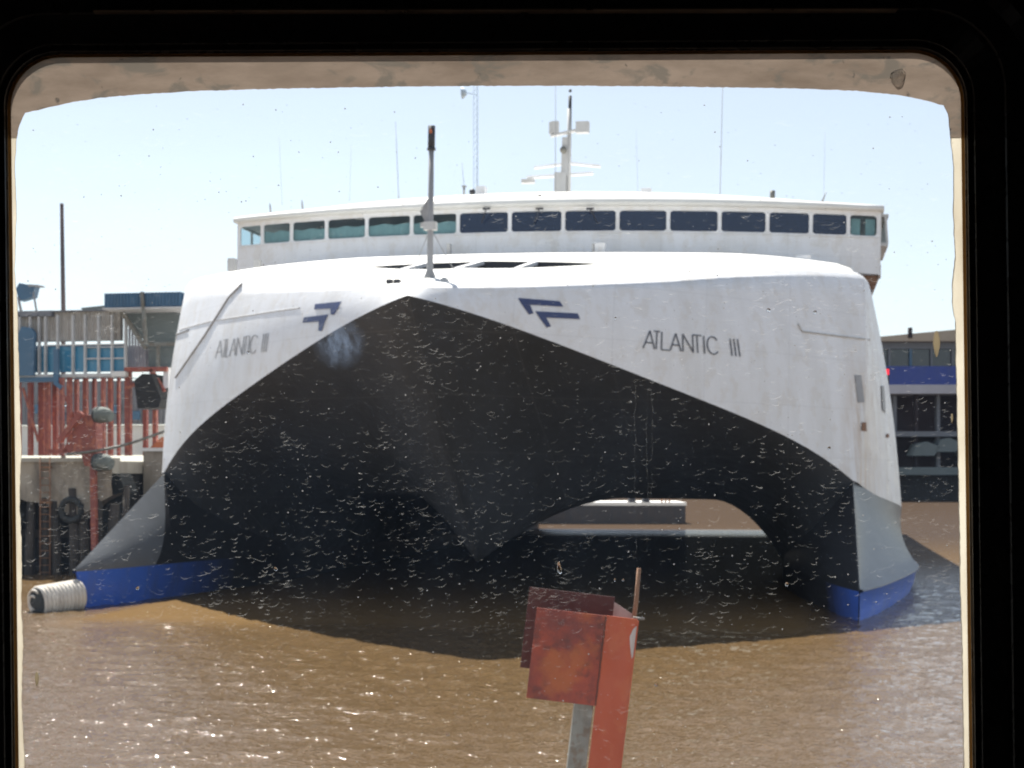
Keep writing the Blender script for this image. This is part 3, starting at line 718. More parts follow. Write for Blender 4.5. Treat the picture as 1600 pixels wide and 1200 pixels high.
for px, wpx in ((184,3),(28,4),(46,6),(64,9),(73,7),(85,7),(95,5),(107,6),(118,5),(132,6),(146,4),(160,5),(171,6),(199,9),(226,6),(241,6)):
    top_y = 590 if px < 195 else (575 if px < 210 else 640)
    m_ = MB(); panel(m_, px-wpx/2, px+wpx/2, top_y, 712, Yw+random.uniform(-.4,1.8), .22); m_.build('leg', M['red'], wk)
m_ = MB(); panel(m_, 194, 260, 573, 581, Yw-.1, .25); panel(m_, 194, 262, 597, 601, Yw+.6, .2); m_.build('cross_beam', M['red'], wk)
for a_, b_, w_ in ((W(236,578,Yw), W(256,612,Yw), .2), (W(200,606,Yw), W(232,590,Yw), .14), (W(36,606,Yw+.9), W(60,690,Yw+.9), .1), (W(92,600,Yw+.9), W(120,660,Yw+.9), .1)):
    m_ = MB(); m_.bar(a_, b_, w_, w_*.9); m_.build('brace', M['red'], wk)
# store behind the legs
bs = empty('quay_shed', (0,0,0)); tag(bs, 'grey sheeted shed wall behind the red legs', 'shed')
m_ = MB(); corr(m_, -120, 262, 594, 665, Yw+9, 60, .06); m_.build('shed_wall', M['far_grey'], bs)
for px, py in ((95,652),(60,640),(180,640),(212,650)):
    m_ = MB(); panel(m_, px-6, px+6, py-8, py+6, Yw+8.7, .1); m_.build('shed_window', M['bluesteel'], bs)
m_ = MB(); panel(m_, -120, 262, 664, 712, Yw+9.2, .1); m_.build('bright_ground_panel', M['deck'], bs)  # upright white panel added in place of the bright ground beyond
# blue clad gangway head
gh = empty('gangway_head', (0,0,0)); tag(gh, 'blue corrugated gangway housing on grey struts above the walkway', 'gangway')
m_ = MB(); corr(m_, 163, 284, 456, 480, Yw-1.2, 24, .05); m_.build('blue_cladding', M['bluesteel'], gh)
m_ = MB(); a = W(163, 484, Yw-1.2); b = W(284, 479, Yw-1.2); m_.box(((a.x+b.x)/2, Yw+1.2, (a.z+b.z)/2), (b.x-a.x+.1, 5, b.z-a.z)); m_.build('housing_floor', M['lightgrey'], gh)
m_ = MB(); a = W(163, 480, Yw-1.1); b = W(284, 457, Yw-1.1); m_.box(((a.x+b.x)/2, Yw+1.4, (a.z+b.z)/2), (b.x-a.x-.1, 4.6, b.z-a.z)); m_.build('housing_body', M['bluesteel'], gh)
m_ = MB(); m_.prism([W(190,485,Yw+.4), W(284,485,Yw+.4), W(284,538,Yw+.4), W(229,538,Yw+.4)], (0,2.5,0)); panel(m_, 232, 284, 540, 574, Yw+.4, 2); m_.build('under_deck', M['far_green'], gh)
m_ = MB(); m_.bar(W(190,486,Yw-.2), W(228,545,Yw-.2), .16, .16); m_.bar(W(222,456,Yw-1.3), W(228,538,Yw-1.3), .13, .13); m_.bar(W(247,540,Yw), W(247,575,Yw), .13, .13); m_.bar(W(230,539,Yw-.1), W(280,537,Yw-.1), .15, .15); m_.build('strut', M['galv'], gh)
m_ = MB(); m_.prism([W(126,481,Yw), W(165,477,Yw), W(190,484,Yw), W(128,484,Yw)], (0,3,0)); m_.build('lean_to_roof', M['far_green'], gh)
m_ = MB(); 
for k in range(7): panel(m_, 196+k*4.6, 199+k*4.6, 500+k*6, 575, Yw+.9, .06)
panel(m_, 192, 232, 540, 578, Yw+1.3, .05); m_.build('rail_screen', M['far_white'], gh)
m_ = MB(); panel(m_, 255, 263, 574, 606, Yw+.1, .3); m_.build('white_post', M['white'], gh)
# dark hopper under the gangway
hp = MB(); hp.prism([W(209,595,Yw-.6), W(222,584,Yw-.6), W(236,584,Yw-.6), W(252,624,Yw-.6), W(247,637,Yw-.6), W(215,638,Yw-.6)], (0,1.4,0)); tag(hp.build('tarpaulin_hopper', M['quaydark']), 'black hexagonal hopper slung under the gangway between red legs', 'hopper')
# fender arm with two tyres
fa = empty('fender_frame', (0,0,0)); tag(fa, 'red steel fender frame bolted over the quay edge', 'fender frame')
Yf = Y0-.35
m_ = MB(); m_.prism([W(97,706,Yf), W(118,664,Yf), W(137,648,Yf), W(150,650,Yf), W(150,730,Yf), W(132,728,Yf), W(126,707,Yf)], (0,.6,0)); m_.build('plate', M['red'], fa)
m_ = MB(); m_.bar(W(92,690,Yf-.1), W(128,645,Yf-.1), .2, .2); panel(m_, 75, 105, 702, 708, Yf, .3); m_.bar(W(146,728,Yf), W(148,860,Yf), .22, .2); m_.build('arm', M['red'], fa)
for py, s_ in ((648, 1), (722, 1.1)):
    c = W(156, py, Yf-.3); m_ = MB(); m_.tube([c+Vector((-.05,.0,.0)), c+Vector((.3,-.1,-.02)), c+Vector((.55,-.15,-.1))], [.32*s_,.30*s_,.2*s_], 12); tb = m_.build('rubber_block', M['bucket'], fa)
    m_ = MB(); m_.tube([c+Vector((-.2,.05,.0)), c+Vector((.04,0,0))], [.3*s_,.34*s_], 12); m_.build('block_cap', M['tyre'], tb)
for px, py, r_ in ((180,775,.75),(172,745,.5)):
    pass
dv = MB(); random.seed(11)
dv.prism([W(150,745,Y0+1.2), W(186,740,Y0+1.2), W(196,770,Y0+1.2), W(180,800,Y0+1.2), W(160,905,Y0+1.2), W(140,905,Y0+1.2)], (0,1.2,0))
tag(dv.build('rubble_fender', M['tyre']), 'dark worn timber dolphin against the quay below the red frame', 'dolphin')
op = MB(); op.prism([W(225,708,Yw-.8), W(252,683,Yw-.8), W(258,683,Yw-.8), W(258,708,Yw-.8)], (0,.8,0)); tag(op.build('orange_ramp', M['orange']), 'bright orange wedge ramp on the pier beside the ferry', 'ramp')
# mooring rope across the quay
mr = MB(); pts = [W(lerp(104,262,k/14), lerp(710,672,k/14)+7*math.sin(math.pi*k/14), Yf-.5+k*.1) for k in range(15)]
mr.tube(pts, .06, 6); tag(mr.build('mooring_rope', M['galv']), 'slack grey mooring rope running from the quay to the ferry', 'rope')
# mooring line foot chain posts; tall pole; floodlight
pl = MB(); a = W(99, 484, 74); b = W(96.5, 318, 74); pl.tube([Vector((a.x,74,4.3)), a, b], [.13,.12,.1], 8); tag(pl.build('steel_pole', paint('pole_paint', (.12,.09,.085), (.07,.06,.06), .6, .6, 2)), 'tall thin dark pole standing alone behind the walkway roof', 'pole')
fl = empty('tower_floodlight', (0,0,0)); tag(fl, 'dark blue floodlight housing on a stand above the walkway roof', 'floodlight')
m_ = MB(); c = W(40, 458, Yw+2); m_.prism([W(24,452,Yw+2), W(30,442,Yw+2), W(54,447,Yw+2), W(50,464,Yw+2), W(30,470,Yw+2)], (0,.5,0)); m_.build('lamp_housing', M['bluesteel'], fl)
m_ = MB(); m_.tube([W(52,456,Yw+2), W(57,486,Yw+2)], .05, 6); m_.tube([W(28,464,Yw+2), W(33,486,Yw+2)], .07, 6); m_.prism([W(44,444,Yw+1.9), W(60,445,Yw+1.9), W(60,447,Yw+1.9), W(44,448,Yw+1.9)], (0,.6,0)); m_.build('stand', M['grey'], fl)

# ------------------------------------------------------------------ RIGHT: waterfront building, barge, radio tower
tb = empty('waterfront_building', (0,0,0)); tag(tb, 'long low terminal with blue band and dark open ground floor, right of the ferry', 'building')
DB = 242.0
def Bp(px, py, d=DB): return at(px, py, d)
def bpan(mb, x0, x1, y0, y1, d=DB, t=1.0):
    a = Bp(x0, y1, d); b = Bp(x1, y1, d); c_ = Bp(x1, y0, d); e = Bp(x0, y0, d)
    mb.prism([a, b, c_, e], FW*t)
xa, xb_ = 1310, 1760
m_ = MB(); m_.prism([Bp(xa,533), Bp(xb_,533), Bp(xb_,490), Bp(xa,532)], FW*25); m_.build('roof', M['tan'], tb)
m_ = MB(); bpan(m_, xa, xb_, 532, 545, DB+1.5, 20); m_.build('upper_wall', M['far_grey'], tb)
m_ = MB(); bpan(m_, xa, xb_, 545, 573, DB+2, 20); m_.build('window_band', glass_mat('far_glass', (.25,.33,.45), trans=0), tb)
random.seed(9)
for k in range(14):
    px = xa+12+k*33; m_ = MB(); bpan(m_, px, px+random.choice((3,4,9)), 545, 573, DB+1.6, .3); m_.build('window_post', M['far_grey'] if k % 3 else M['bluesteel'], tb)
m_ = MB(); bpan(m_, xa, xb_, 572, 601, DB, 20); m_.build('blue_band', M['deepblue'], tb)
m_ = MB(); bpan(m_, xa, xb_, 601, 615, DB-1, 21); m_.build('white_band', M['far_white'], tb)
m_ = MB(); bpan(m_, xa, xb_, 615, 790, DB+6, 14); m_.build('dark_interior', M['far_dark'], tb)
m_ = MB(); bpan(m_, xa, xb_, 674, 682, DB+1, 5); m_.build('floor_edge', M['far_grey'], tb)
m_ = MB(); bpan(m_, xa, xb_, 730, 742, DB-1, 7); m_.build('quay_edge', M['far_green'], tb)
m_ = MB(); bpan(m_, xa, xb_, 742, 786, DB+1, 5); m_.build('quay_foot', M['quaydark'], tb)
for k in range(9):
    px = 1396+k*34; m_ = MB(); bpan(m_, px, px+5, 614, 732, DB+2, 1.2); m_.build('column', M['far_dark'] if k % 2 else M['far_grey'], tb)
pv = MB(); 
for px, y0, y1, wd in ((1425,690,712,44),(1462,684,706,40),(1500,688,712,50)):
    pv.prism([Bp(px,y1,DB-.5), Bp(px+wd*.8,y1,DB-.5), Bp(px+wd,y0+8,DB-.5), Bp(px+wd*.55,y0,DB-.5), Bp(px+wd*.2,y0+3,DB-.5)], FW*4)
pv.build('parked_awning', M['far_green'], tb)
m_ = MB(); c = Bp(1422, 512); m_.tube([c, c-UP*1.6], .35, 6); m_.build('roof_stub', M['far_dark'], tb)
bg = empty('barge', (0,0,0)); tag(bg, 'low black barge with white deck edge seen through the ferry tunnel', 'barge')
a = at(760, 817.5, 127); b = at(1057, 817.5, 127)
m_ = MB(); ang = Matrix.Rotation(YAW, 3, 'Z'); c = (a+b)/2; m_.box((c.x, c.y+4, .55), ((b-a).length, 8, 1.9), ang); m_.build('barge_hull', M['dark'], bg)
m_ = MB(); m_.box((c.x, c.y+4, 1.62), ((b-a).length+.15, 8.2, .26), ang); m_.build('barge_deck', M['deck'], bg)
for px in (987, 1009):
    p = at(px, 785, 127.5); m_ = MB(); m_.tube([(p.x,p.y,1.6),(p.x,p.y,1.85),(p.x,p.y,2.6)], [.55,.3,.3], 10); m_.build('bollard', M['dark'], bg)
for px in (1034, 1040, 1046):
    p = at(px, 785, 127.5); m_ = MB(); m_.tube([(p.x,p.y,1.7),(p.x,p.y,3.2)], .07, 6); m_.build('post', M['rust'], bg)
rt = empty('radio_tower', (0,0,0)); tag(rt, 'thin pale lattice radio tower with dish far behind the ferry', 'radio tower')
p = at(744, 780, 285); m_ = MB(); th = 95
for sx, sy in ((-.4,-.4),(.4,-.4),(0,.45)): m_.tube([(p.x+sx,p.y+sy,0),(p.x+sx,p.y+sy,th)], .05, 5)
for k in range(80):
    z = k*th/80; m_.bar((p.x-.4,p.y-.4,z),(p.x+.4,p.y-.4,z+th/80),.05,.05); m_.bar((p.x+.4,p.y-.4,z),(p.x,p.y+.45,z+th/80),.05,.05)
M['pale'] = paint('tower_haze_tint', (.62,.72,.82), (.52,.6,.7), .5, .5, .3)  # lightened and blued, distance haze put into the tower's colour
m_.build('tower_lattice', M['pale'], rt)
c = at(727, 145, 285); m_ = MB(); m_.tube([c+Vector((-.6,0,0)), c+Vector((.2,0,0))], [1.1,.5], 14); m_.bar(c, Vector((p.x, p.y, c.z-.3)), .12, .12); m_.build('dish', M['pale'], rt)

# ------------------------------------------------------------------ RUSTY POST outside the window
DP = 7.0; k_ = DP/F
po = tag(empty('rusty_marker_post', (0,0,0)), 'leaning rust-orange steel post with square plates standing just outside the window', 'post')
org = at(955, 1092, DP); lean = R(6.8)
def PL(x, y, z):   # local metres: x right, y away, z up, leaning
    xr = x*math.cos(lean)+z*math.sin(lean); zr = -x*math.sin(lean)+z*math.cos(lean)
    return org+RT*xr+FW*y+UP*zr
def pbox(mb, x0, x1, y0, y1, z0, z1):
    q = [PL(x, y, z) for z in (z0, z1) for x, y in ((x0,y0),(x1,y0),(x1,y1),(x0,y1))]
    mb.add(q, [(3,2,1,0),(4,5,6,7),(0,1,5,4),(1,2,6,5),(2,3,7,6),(3,0,4,7)])
def u_(px): return px*k_
def rustplate():
    m, nt, N, L = nm('rusted_orange_plate'); b = N['Principled BSDF']
    co = N.new('ShaderNodeTexCoord').outputs['Object']
    f = ramp(N, L, noise(N, L, co, 5, 8, .65), [(.36, g(0)), (.62, g(1))])
    c = mixc(N, L, f, (.42,.075,.032), (.2,.048,.036))
    f2 = ramp(N, L, noise(N, L, co, 14, 8, .7), [(.5, g(0)), (.68, g(.8))])
    c = mixc(N, L, f2, c, (.09,.035,.03))
    f3 = ramp(N, L, noise(N, L, co, 3.3, 5, .6, (1,1,1)), [(.52, g(0)), (.62, g(.75))])
    c = mixc(N, L, f3, c, (.42,.12,.035))
    L.new(c, b.inputs['Base Color']); b.inputs['Roughness'].default_value = .7
    bn = N.new('ShaderNodeBump'); bn.inputs['Strength'].default_value = .5; bn.inputs['Distance'].default_value = .003
    L.new(noise(N, L, co, 40, 6), bn.inputs['Height']); L.new(bn.outputs[0], b.inputs['Normal'])
    return m
M['plate'] = rustplate()
M['post'] = paint('post_orange', (.46,.088,.034), (.32,.065,.03), .6, .6, 4, spots=((.48,.13,.05), .4))
T_ = .008
m_ = MB(); pbox(m_, u_(-132), u_(-23.4), 0, T_, u_(-14), u_(128)); m_.build('front_plate', M['plate'], po)
m_ = MB(); pbox(m_, u_(-23), u_(26), -.001, T_, u_(-1700), u_(128.5)); pbox(m_, u_(26.3), u_(28.5), 0, .17, u_(-1700), u_(126)); m_.build('channel', M['post'], po)
m_ = MB(); pbox(m_, u_(-146), u_(-8), .19, .19+T_, u_(24), u_(154)); m_.build('back_plate', paint('dark_rust', (.085,.026,.018), (.05,.02,.016), .6, .7, 10), po)
m_ = MB(); q = [PL(u_(-8), .19, u_(146)), PL(u_(26), .17, u_(129)), PL(u_(26), .17, u_(60)), PL(u_(-8), .19, u_(60))]; m_.prism(q, FW*.006); m_.build('web_plate', paint('bare_plate', (.5,.45,.42), (.25,.16,.12), .8, .5, 12), po)
m_ = MB(); pbox(m_, u_(-46), u_(-10), .19, .199+.003, u_(60), u_(143)); 
m_ = MB(); m_.tube([PL(u_(-23.2), -.002, u_(z_))+RT*random.uniform(-.0012,.0012) for z_ in range(-13, 128, 4)], .0035, 6); m_.build('weld_seam', paint('weld_rust', (.11,.04,.025), (.2,.07,.04), .7, .8, 40), po)
m_ = MB(); pbox(m_, u_(20), u_(38), .02, .06, u_(127.5), u_(130.5)); m_.build('top_bracket', M['galv'], po)
m_ = MB(); pbox(m_, u_(-55), u_(-25.5), .03, .12, u_(-1700), u_(20)); m_.build('backing_post', M['galv'], po)
sc_ = MB(); sc_.prism([PL(u_(x_), -.0025, u_(z_)) for x_, z_ in ((26,118),(21,112),(17,100),(19,88),(22,74),(24,66),(26,70))], FW*.0014); sc_.build('scraped_patch', paint('scraped_metal', (.5,.46,.45), (.3,.2,.17), .7, .6, 30), po)
m_ = MB(); m_.tube([PL(u_(22), .1, u_(90)), PL(u_(24), .1, u_(150)), PL(u_(22), .1, u_(206))], [u_(3.8), u_(3.6), u_(3.2)], 8); m_.build('rod', M['rust'], po)

# ------------------------------------------------------------------ OUR OWN CABIN AND ITS WINDOW
DW = 1.3; kw = DW/F
def wp(px, py, off=0.0):   # point of the window plane, off = metres towards the viewer
    return CAM+FW*(DW-off)+RT*((px-800)*kw)+UP*((HY-py)*kw)
def outline(grow=0, n=10):
    tl = (12-grow, 85-grow); tr = (1506+grow, 78-grow); br_ = (1522+grow, 1492+grow); bl = (27-grow, 1498+grow); rad = 82+grow*.9
    pts = []
    cs = [(tl,1,1,180),(tr,-1,1,270),(br_,-1,-1,0),(bl,1,-1,90)]
    for (c, sx, sy, a0) in cs:
        cx, cy = c[0]+sx*rad, c[1]+sy*rad
        for k in range(n+1):
            a = R(a0+90*k/n); pts.append((cx+rad*math.cos(a), cy+rad*math.sin(a)))
    return pts
def ring(mb, prof):   # prof: list of (grow px, off m)
    rows = [[wp(x, y, off) for x, y in outline(gr)] for gr, off in prof]
    mb.grid(rows, False, True)
win = tag(empty('cabin_window', tuple(CAM+FW*DW-UP*.4)), 'dirty rain-spotted cabin window with rounded corners and black frame', 'window')
INVW = Matrix.Translation(-Vector(win.location))
def wb(mb, name, mat, parent=win, fix=True):
    mb.v = [tuple(Vector(v)-win.location) for v in mb.v]; return mb.build(name, mat, parent, fix)
m_ = MB(); ring(m_, [(-1,-.007),(0,.0),(2,.006),(9,.008),(10,.012),(40,.028),(45,.030),(46,.034),(80,.036),(96,.045),(100,.045),(101,.03),(101,-.007),(-1,-.007)]); wb(m_, 'frame', M['frame'])
m_ = MB(); a = wp(165, 38.5, .0355); b = wp(1385, 36.0, .0355); m_.bar(a+UP*0, b, .012, .0011); wb(m_, 'frame_lip', M['trimline'])
m_ = MB(); ring(m_, [(0,.0008),(-2,.0012),(-5,.0003)])
def amber():
    m, nt, N, L = nm('amber_edge_tint'); b = N['Principled BSDF']; out = N['Material Output']
    co = N.new('ShaderNodeTexCoord').outputs['Object']
    c = mixc(N, L, noise(N, L, co, 30, 5), (.34,.18,.06), (.2,.11,.04))
    L.new(c, b.inputs['Base Color']); b.inputs['Roughness'].default_value = .5
    t = N.new('ShaderNodeBsdfTranslucent'); L.new(c, t.inputs[0]); mx = N.new('ShaderNodeMixShader'); mx.inputs[0].default_value = .9
    L.new(b.outputs[0], mx.inputs[1]); L.new(t.outputs[0], mx.inputs[2]); L.new(mx.outputs[0], out.inputs[0]); return m
wb(m_, 'amber_edge_ring', amber())  # amber ring added to imitate the blurred lit edge inside the frame
# glass pane
def pane_mat():
    m, nt, N, L = nm('dirty_pane'); N.remove(N['Principled BSDF']); out = N['Material Output']
    co = N.new('ShaderNodeTexCoord').outputs['Object']
    t = N.new('ShaderNodeBsdfTransparent'); t.inputs[0].default_value = (.97,.985,.985,1)
    d = N.new('ShaderNodeBsdfTranslucent'); d.inputs[0].default_value = (.45,.62,.92,1)
    gl = N.new('ShaderNodeBsdfGlossy'); gl.inputs['Roughness'].default_value = .02
    f = ramp(N, L, noise(N, L, co, 6, 6, .65, (1,1,.5)), [(.3, g(.0015)), (.75, g(.010))])
    # the smeared patch left of the arch peak
    geo = N.new('ShaderNodeVectorMath'); geo.operation = 'DISTANCE'
    mp = N.new('ShaderNodeMapping'); L.new(co, mp.inputs[0]); L.new(mp.outputs[0], geo.inputs[0])
    geo.inputs[1].default_value = tuple(wp(530,536)-Vector(win.location))
    sm = ramp(N, L, geo.outputs['Value'], [(.0, g(.14)), (.008, g(.10)), (.022, g(0))])
    st = ramp(N, L, noise(N, L, co, 130, 6, .7, (1,1,.5)), [(.36, g(.15)), (.66, g(1.3))])
    mm = N.new('ShaderNodeMath'); mm.operation = 'MULTIPLY'; L.new(sm, mm.inputs[0]); L.new(st, mm.inputs[1])
    ad = N.new('ShaderNodeMath'); ad.operation = 'ADD'; L.new(f, ad.inputs[0]); L.new(mm.outputs[0], ad.inputs[1])
    mx = N.new('ShaderNodeMixShader'); L.new(ad.outputs[0], mx.inputs[0]); L.new(t.outputs[0], mx.inputs[1]); L.new(d.outputs[0], mx.inputs[2])
    fr_ = N.new('ShaderNodeFresnel'); fr_.inputs[0].default_value = 1.3
    m2 = N.new('ShaderNodeMixShader'); L.new(fr_.outputs[0], m2.inputs[0]); L.new(mx.outputs[0], m2.inputs[1]); L.new(gl.outputs[0], m2.inputs[2])
    L.new(m2.outputs[0], out.inputs[0]); return m
m_ = MB(); o_ = outline(0); m_.add([wp(x, y, 0) for x, y in o_], [list(range(len(o_)))]); wb(m_, 'pane', pane_mat(), fix=False)
# old paint left on the outside of the glass round the edge
def film_mat():
    m, nt, N, L = nm('old_paint_film'); b = N['Principled BSDF']; out = N['Material Output']
    co = N.new('ShaderNodeTexCoord').outputs['Object']
    f = ramp(N, L, noise(N, L, co, 14, 7, .65, (1,1,3.5)), [(.35, g(0)), (.7, g(1))])
    c = mixc(N, L, f, (.28,.222,.178), (.18,.14,.11))
    f2 = ramp(N, L, noise(N, L, co, 26, 6, .6, (1,1,2.2), .6), [(.54, g(0)), (.62, g(.8))])
    c = mixc(N, L, f2, c, (.15,.135,.115))
    f3 = ramp(N, L, noise(N, L, co, 60, 5, .6), [(.66, g(0)), (.70, g(.8))])
    c = mixc(N, L, f3, c, (.07,.065,.06))
    t = N.new('ShaderNodeBsdfTranslucent'); L.new(c, t.inputs[0]); L.new(c, b.inputs['Base Color']); b.inputs['Roughness'].default_value = .8
    mx = N.new('ShaderNodeMixShader'); mx.inputs[0].default_value = .5
    L.new(b.outputs[0], mx.inputs[1]); L.new(t.outputs[0], mx.inputs[2]); L.new(mx.outputs[0], out.inputs[0]); return m, mx
FILM, film_mx = film_mat()
def cream_mat():
    m, nt, N, L = nm('cream_sealant'); b = N['Principled BSDF']; out = N['Material Output']
    co = N.new('ShaderNodeTexCoord').outputs['Object']
    f = ramp(N, L, noise(N, L, co, 22, 5, .6, (1,1,.35)), [(.35, g(0)), (.7, g(1))])
    c = mixc(N, L, f, (.55,.51,.42), (.36,.31,.23))
    t = N.new('ShaderNodeBsdfTranslucent'); L.new(c, t.inputs[0]); L.new(c, b.inputs['Base Color']); b.inputs['Roughness'].default_value = .6
    mx = N.new('ShaderNodeMixShader'); mx.inputs[0].default_value = .8
    L.new(b.outputs[0], mx.inputs[1]); L.new(t.outputs[0], mx.inputs[2]); L.new(mx.outputs[0], out.inputs[0]); return m
random.seed(21)
inn_top = [(24,215),(27,196),(37,175),(100,160),(150,151.5),(210,146),(300,140.5),(420,137),(560,134.5),(700,132.5),(900,132),(1100,134),(1250,136.5),(1340,140),(1400,146),(1440,153),(1476,163),(1483,176),(1487,215)]
def dense(pl, step=6, jit=.5):
    q = []
    for (a, b) in zip(pl[:-1], pl[1:]):
        n = max(1, int(math.hypot(b[0]-a[0], b[1]-a[1])/step))
        for k in range(n): q.append((lerp(a[0], b[0], k/n)+random.uniform(-jit, jit), lerp(a[1], b[1], k/n)+random.uniform(-jit, jit)))
    return q+[pl[-1]]
def band(name, inner_pts, outer_fn, mat, thick=.0012):
    m_ = MB(); fr_ = []
    for x, y in inner_pts:
        ox, oy = outer_fn(x, y); fr_.append([wp(x, y, -.003), wp(lerp(x,ox,.5), lerp(y,oy,.5), -.003), wp(ox, oy, -.003)])
    m_.grid(fr_, False); m_.grid([[r_[0], r_[0]+FW*thick] for r_ in fr_], False)
    return wb(m_, name, mat)
cxm, cym = 760, 620
def to_out(x, y):
    if x < 40 and y > 172: return (2, y)
    if x > 1470 and y > 172: return (1530, y)
    t = (x-37)/(1480-37); return (lerp(6, 1516, t), 72)
q = dense(inn_top, 6, .5)
q = [(x, y) for x, y in q]
band('old_paint', q, to_out, FILM)
left_in = [(24,213),(21,260),(24,330),(20.5,420),(25,470),(27,560),(29,640),(31,700),(28.5,790),(32,860),(31,950),(34,1010),(31.5,1090),(36,1180),(35,1300),(38,1480)]
band('edge_sealant', dense(left_in, 7, .6), lambda x, y: (2, y), cream_mat())
right_in = [(1487,213),(1492,260),(1491,330),(1494,400),(1490,436),(1489,470),(1494,500),(1495,560),(1497,640),(1499,740),(1501,830),(1502,920),(1505,1010),(1506,1100),(1508,1200),(1512,1480)]
band('edge_sealant', dense(right_in, 7, .6), lambda x, y: (1540, y), cream_mat())

# rain drops: real little lenses of water on the outside of the glass
mw_, nt_, N_, L_ = nm('drop_water'); N_.remove(N_['Principled BSDF']); gb = N_.new('ShaderNodeBsdfGlass'); gb.inputs['IOR'].default_value = 1.33; gb.inputs['Roughness'].default_value = 0.0
L_.new(gb.outputs[0], N_['Material Output'].inputs[0])
random.seed(42)
def drop(mb, px, py, a, h, tilt=0, sq=1.0):
    """half-lens on the glass: a = half width px, h = half height px, heavier towards its lower edge"""
    n = 12; ph = random.uniform(0, 6.28); j1, j2 = random.uniform(0, .22), random.uniform(0, .15)
    rows = []; hh = min(a, h)*kw*random.uniform(.45, .75)
    for fr_, dep in ((1, 0), (.93, .42), (.75, .75), (.45, .95)):
        row = []
        for k in range(n):
            an = 2*math.pi*k/n; rr = 1+j1*math.sin(2*an+ph)+j2*math.sin(3*an+ph*2)
            x = a*fr_*rr*math.cos(an); y = h*fr_*rr*math.sin(an)+(1-fr_)*h*.35   # crest lies low in the drop
            xr = x*math.cos(tilt)-y*math.sin(tilt); yr = x*math.sin(tilt)+y*math.cos(tilt)
            row.append(wp(px+xr, py+yr, -.0006-hh*dep*(1 if True else 1)))
        rows.append(row)
    mb.grid(rows, True, True); mb.add(rows[-1], [list(range(n))], True); mb.add(rows[0], [list(range(n))[::-1]])
dr = MB()
for i in range(14):
    px = random.uniform(60, 1470); py = random.uniform(480, 1180); sz = random.uniform(1.6, 3); drop(dr, px, py, sz, sz*random.uniform(.9, 1.5), random.uniform(-.2,.2))
for px, py, a_, h_ in ((874,888,4,10),(1404,122,12,16)): drop(dr, px, py, a_, h_)
od = dr.build('rain_drops', mw_, None); tag(od, 'many small rain drops scattered over the window glass', kind='stuff')
# thin crescents: dried rims, and bright refracted lower edges of drops painted on
mc_, nt_, N_, L_ = nm('drop_rim'); N_.remove(N_['Principled BSDF'])
tr_ = N_.new('ShaderNodeBsdfTranslucent'); tr_.inputs[0].default_value = (.8,.79,.76,1); tp_ = N_.new('ShaderNodeBsdfTransparent')
co_ = N_.new('ShaderNodeTexCoord').outputs['Object']
fx = ramp(N_, L_, noise(N_, L_, co_, 90, 3), [(.35, g(.02)), (.7, g(.19))])
fy = ramp(N_, L_, noise(N_, L_, co_, 9, 4, .6), [(.36, g(.3)), (.64, g(1.0))])
mf_ = N_.new('ShaderNodeMath'); mf_.operation = 'MULTIPLY'; L_.new(fx, mf_.inputs[0]); L_.new(fy, mf_.inputs[1])
mx_ = N_.new('ShaderNodeMixShader'); L_.new(mf_.outputs[0], mx_.inputs[0]); L_.new(tp_.outputs[0], mx_.inputs[1]); L_.new(tr_.outputs[0], mx_.inputs[2]); L_.new(mx_.outputs[0], N_['Material Output'].inputs[0])
cr = MB()
def crescent(px, py, a, h, tilt, th):
    n = 9; up = []; dn = []; a0 = random.uniform(.05, .5); a1 = math.pi-random.uniform(.05, .7); wob = random.uniform(0, 6); wa = random.uniform(0, .22)
    for k in range(n):
        t = k/(n-1); an = lerp(a0, a1, t); rr = 1+wa*math.sin(3.1*an+wob); w_ = th*(.25+.75*math.sin(math.pi*t)**.7)
        for lst, q in ((up, -.5), (dn, .5)):
            x = (a*rr+q*w_)*math.cos(an); y = (h*rr+q*w_)*math.sin(an)
            lst.append(wp(px+x*math.cos(tilt)-y*math.sin(tilt), py+x*math.sin(tilt)+y*math.cos(tilt), -.0005))
    cr.grid([up, dn], False)
ncl = [(random.uniform(40,1490), random.uniform(330,1180)) for _ in range(60)]
for i in range(8200):
    if i % 3: px = random.uniform(36, 1490); py = 170+1040*random.random()**.85
    else:
        c_ = random.choice(ncl); px = random.gauss(c_[0], 45); py = random.gauss(c_[1], 35)
    if not (32 < px < 1492 and 165 < py < 1300): continue
    if py > 985 and random.random() < .6: continue
    k = random.random(); sz = 1.3+1.9*random.random() if k < .66 else (3+3.2*random.random() if k < .96 else 6+4*random.random())
    crescent(px, py, sz*random.uniform(.9,1.5), sz*random.uniform(.45,.95), random.uniform(-.45,.2), random.uniform(.55,1.2))
tag(cr.build('drop_rims_and_glints', mc_, None, fix=False), 'faint pale crescents over the glass, dried rims and painted glints of rain drops', kind='stuff')
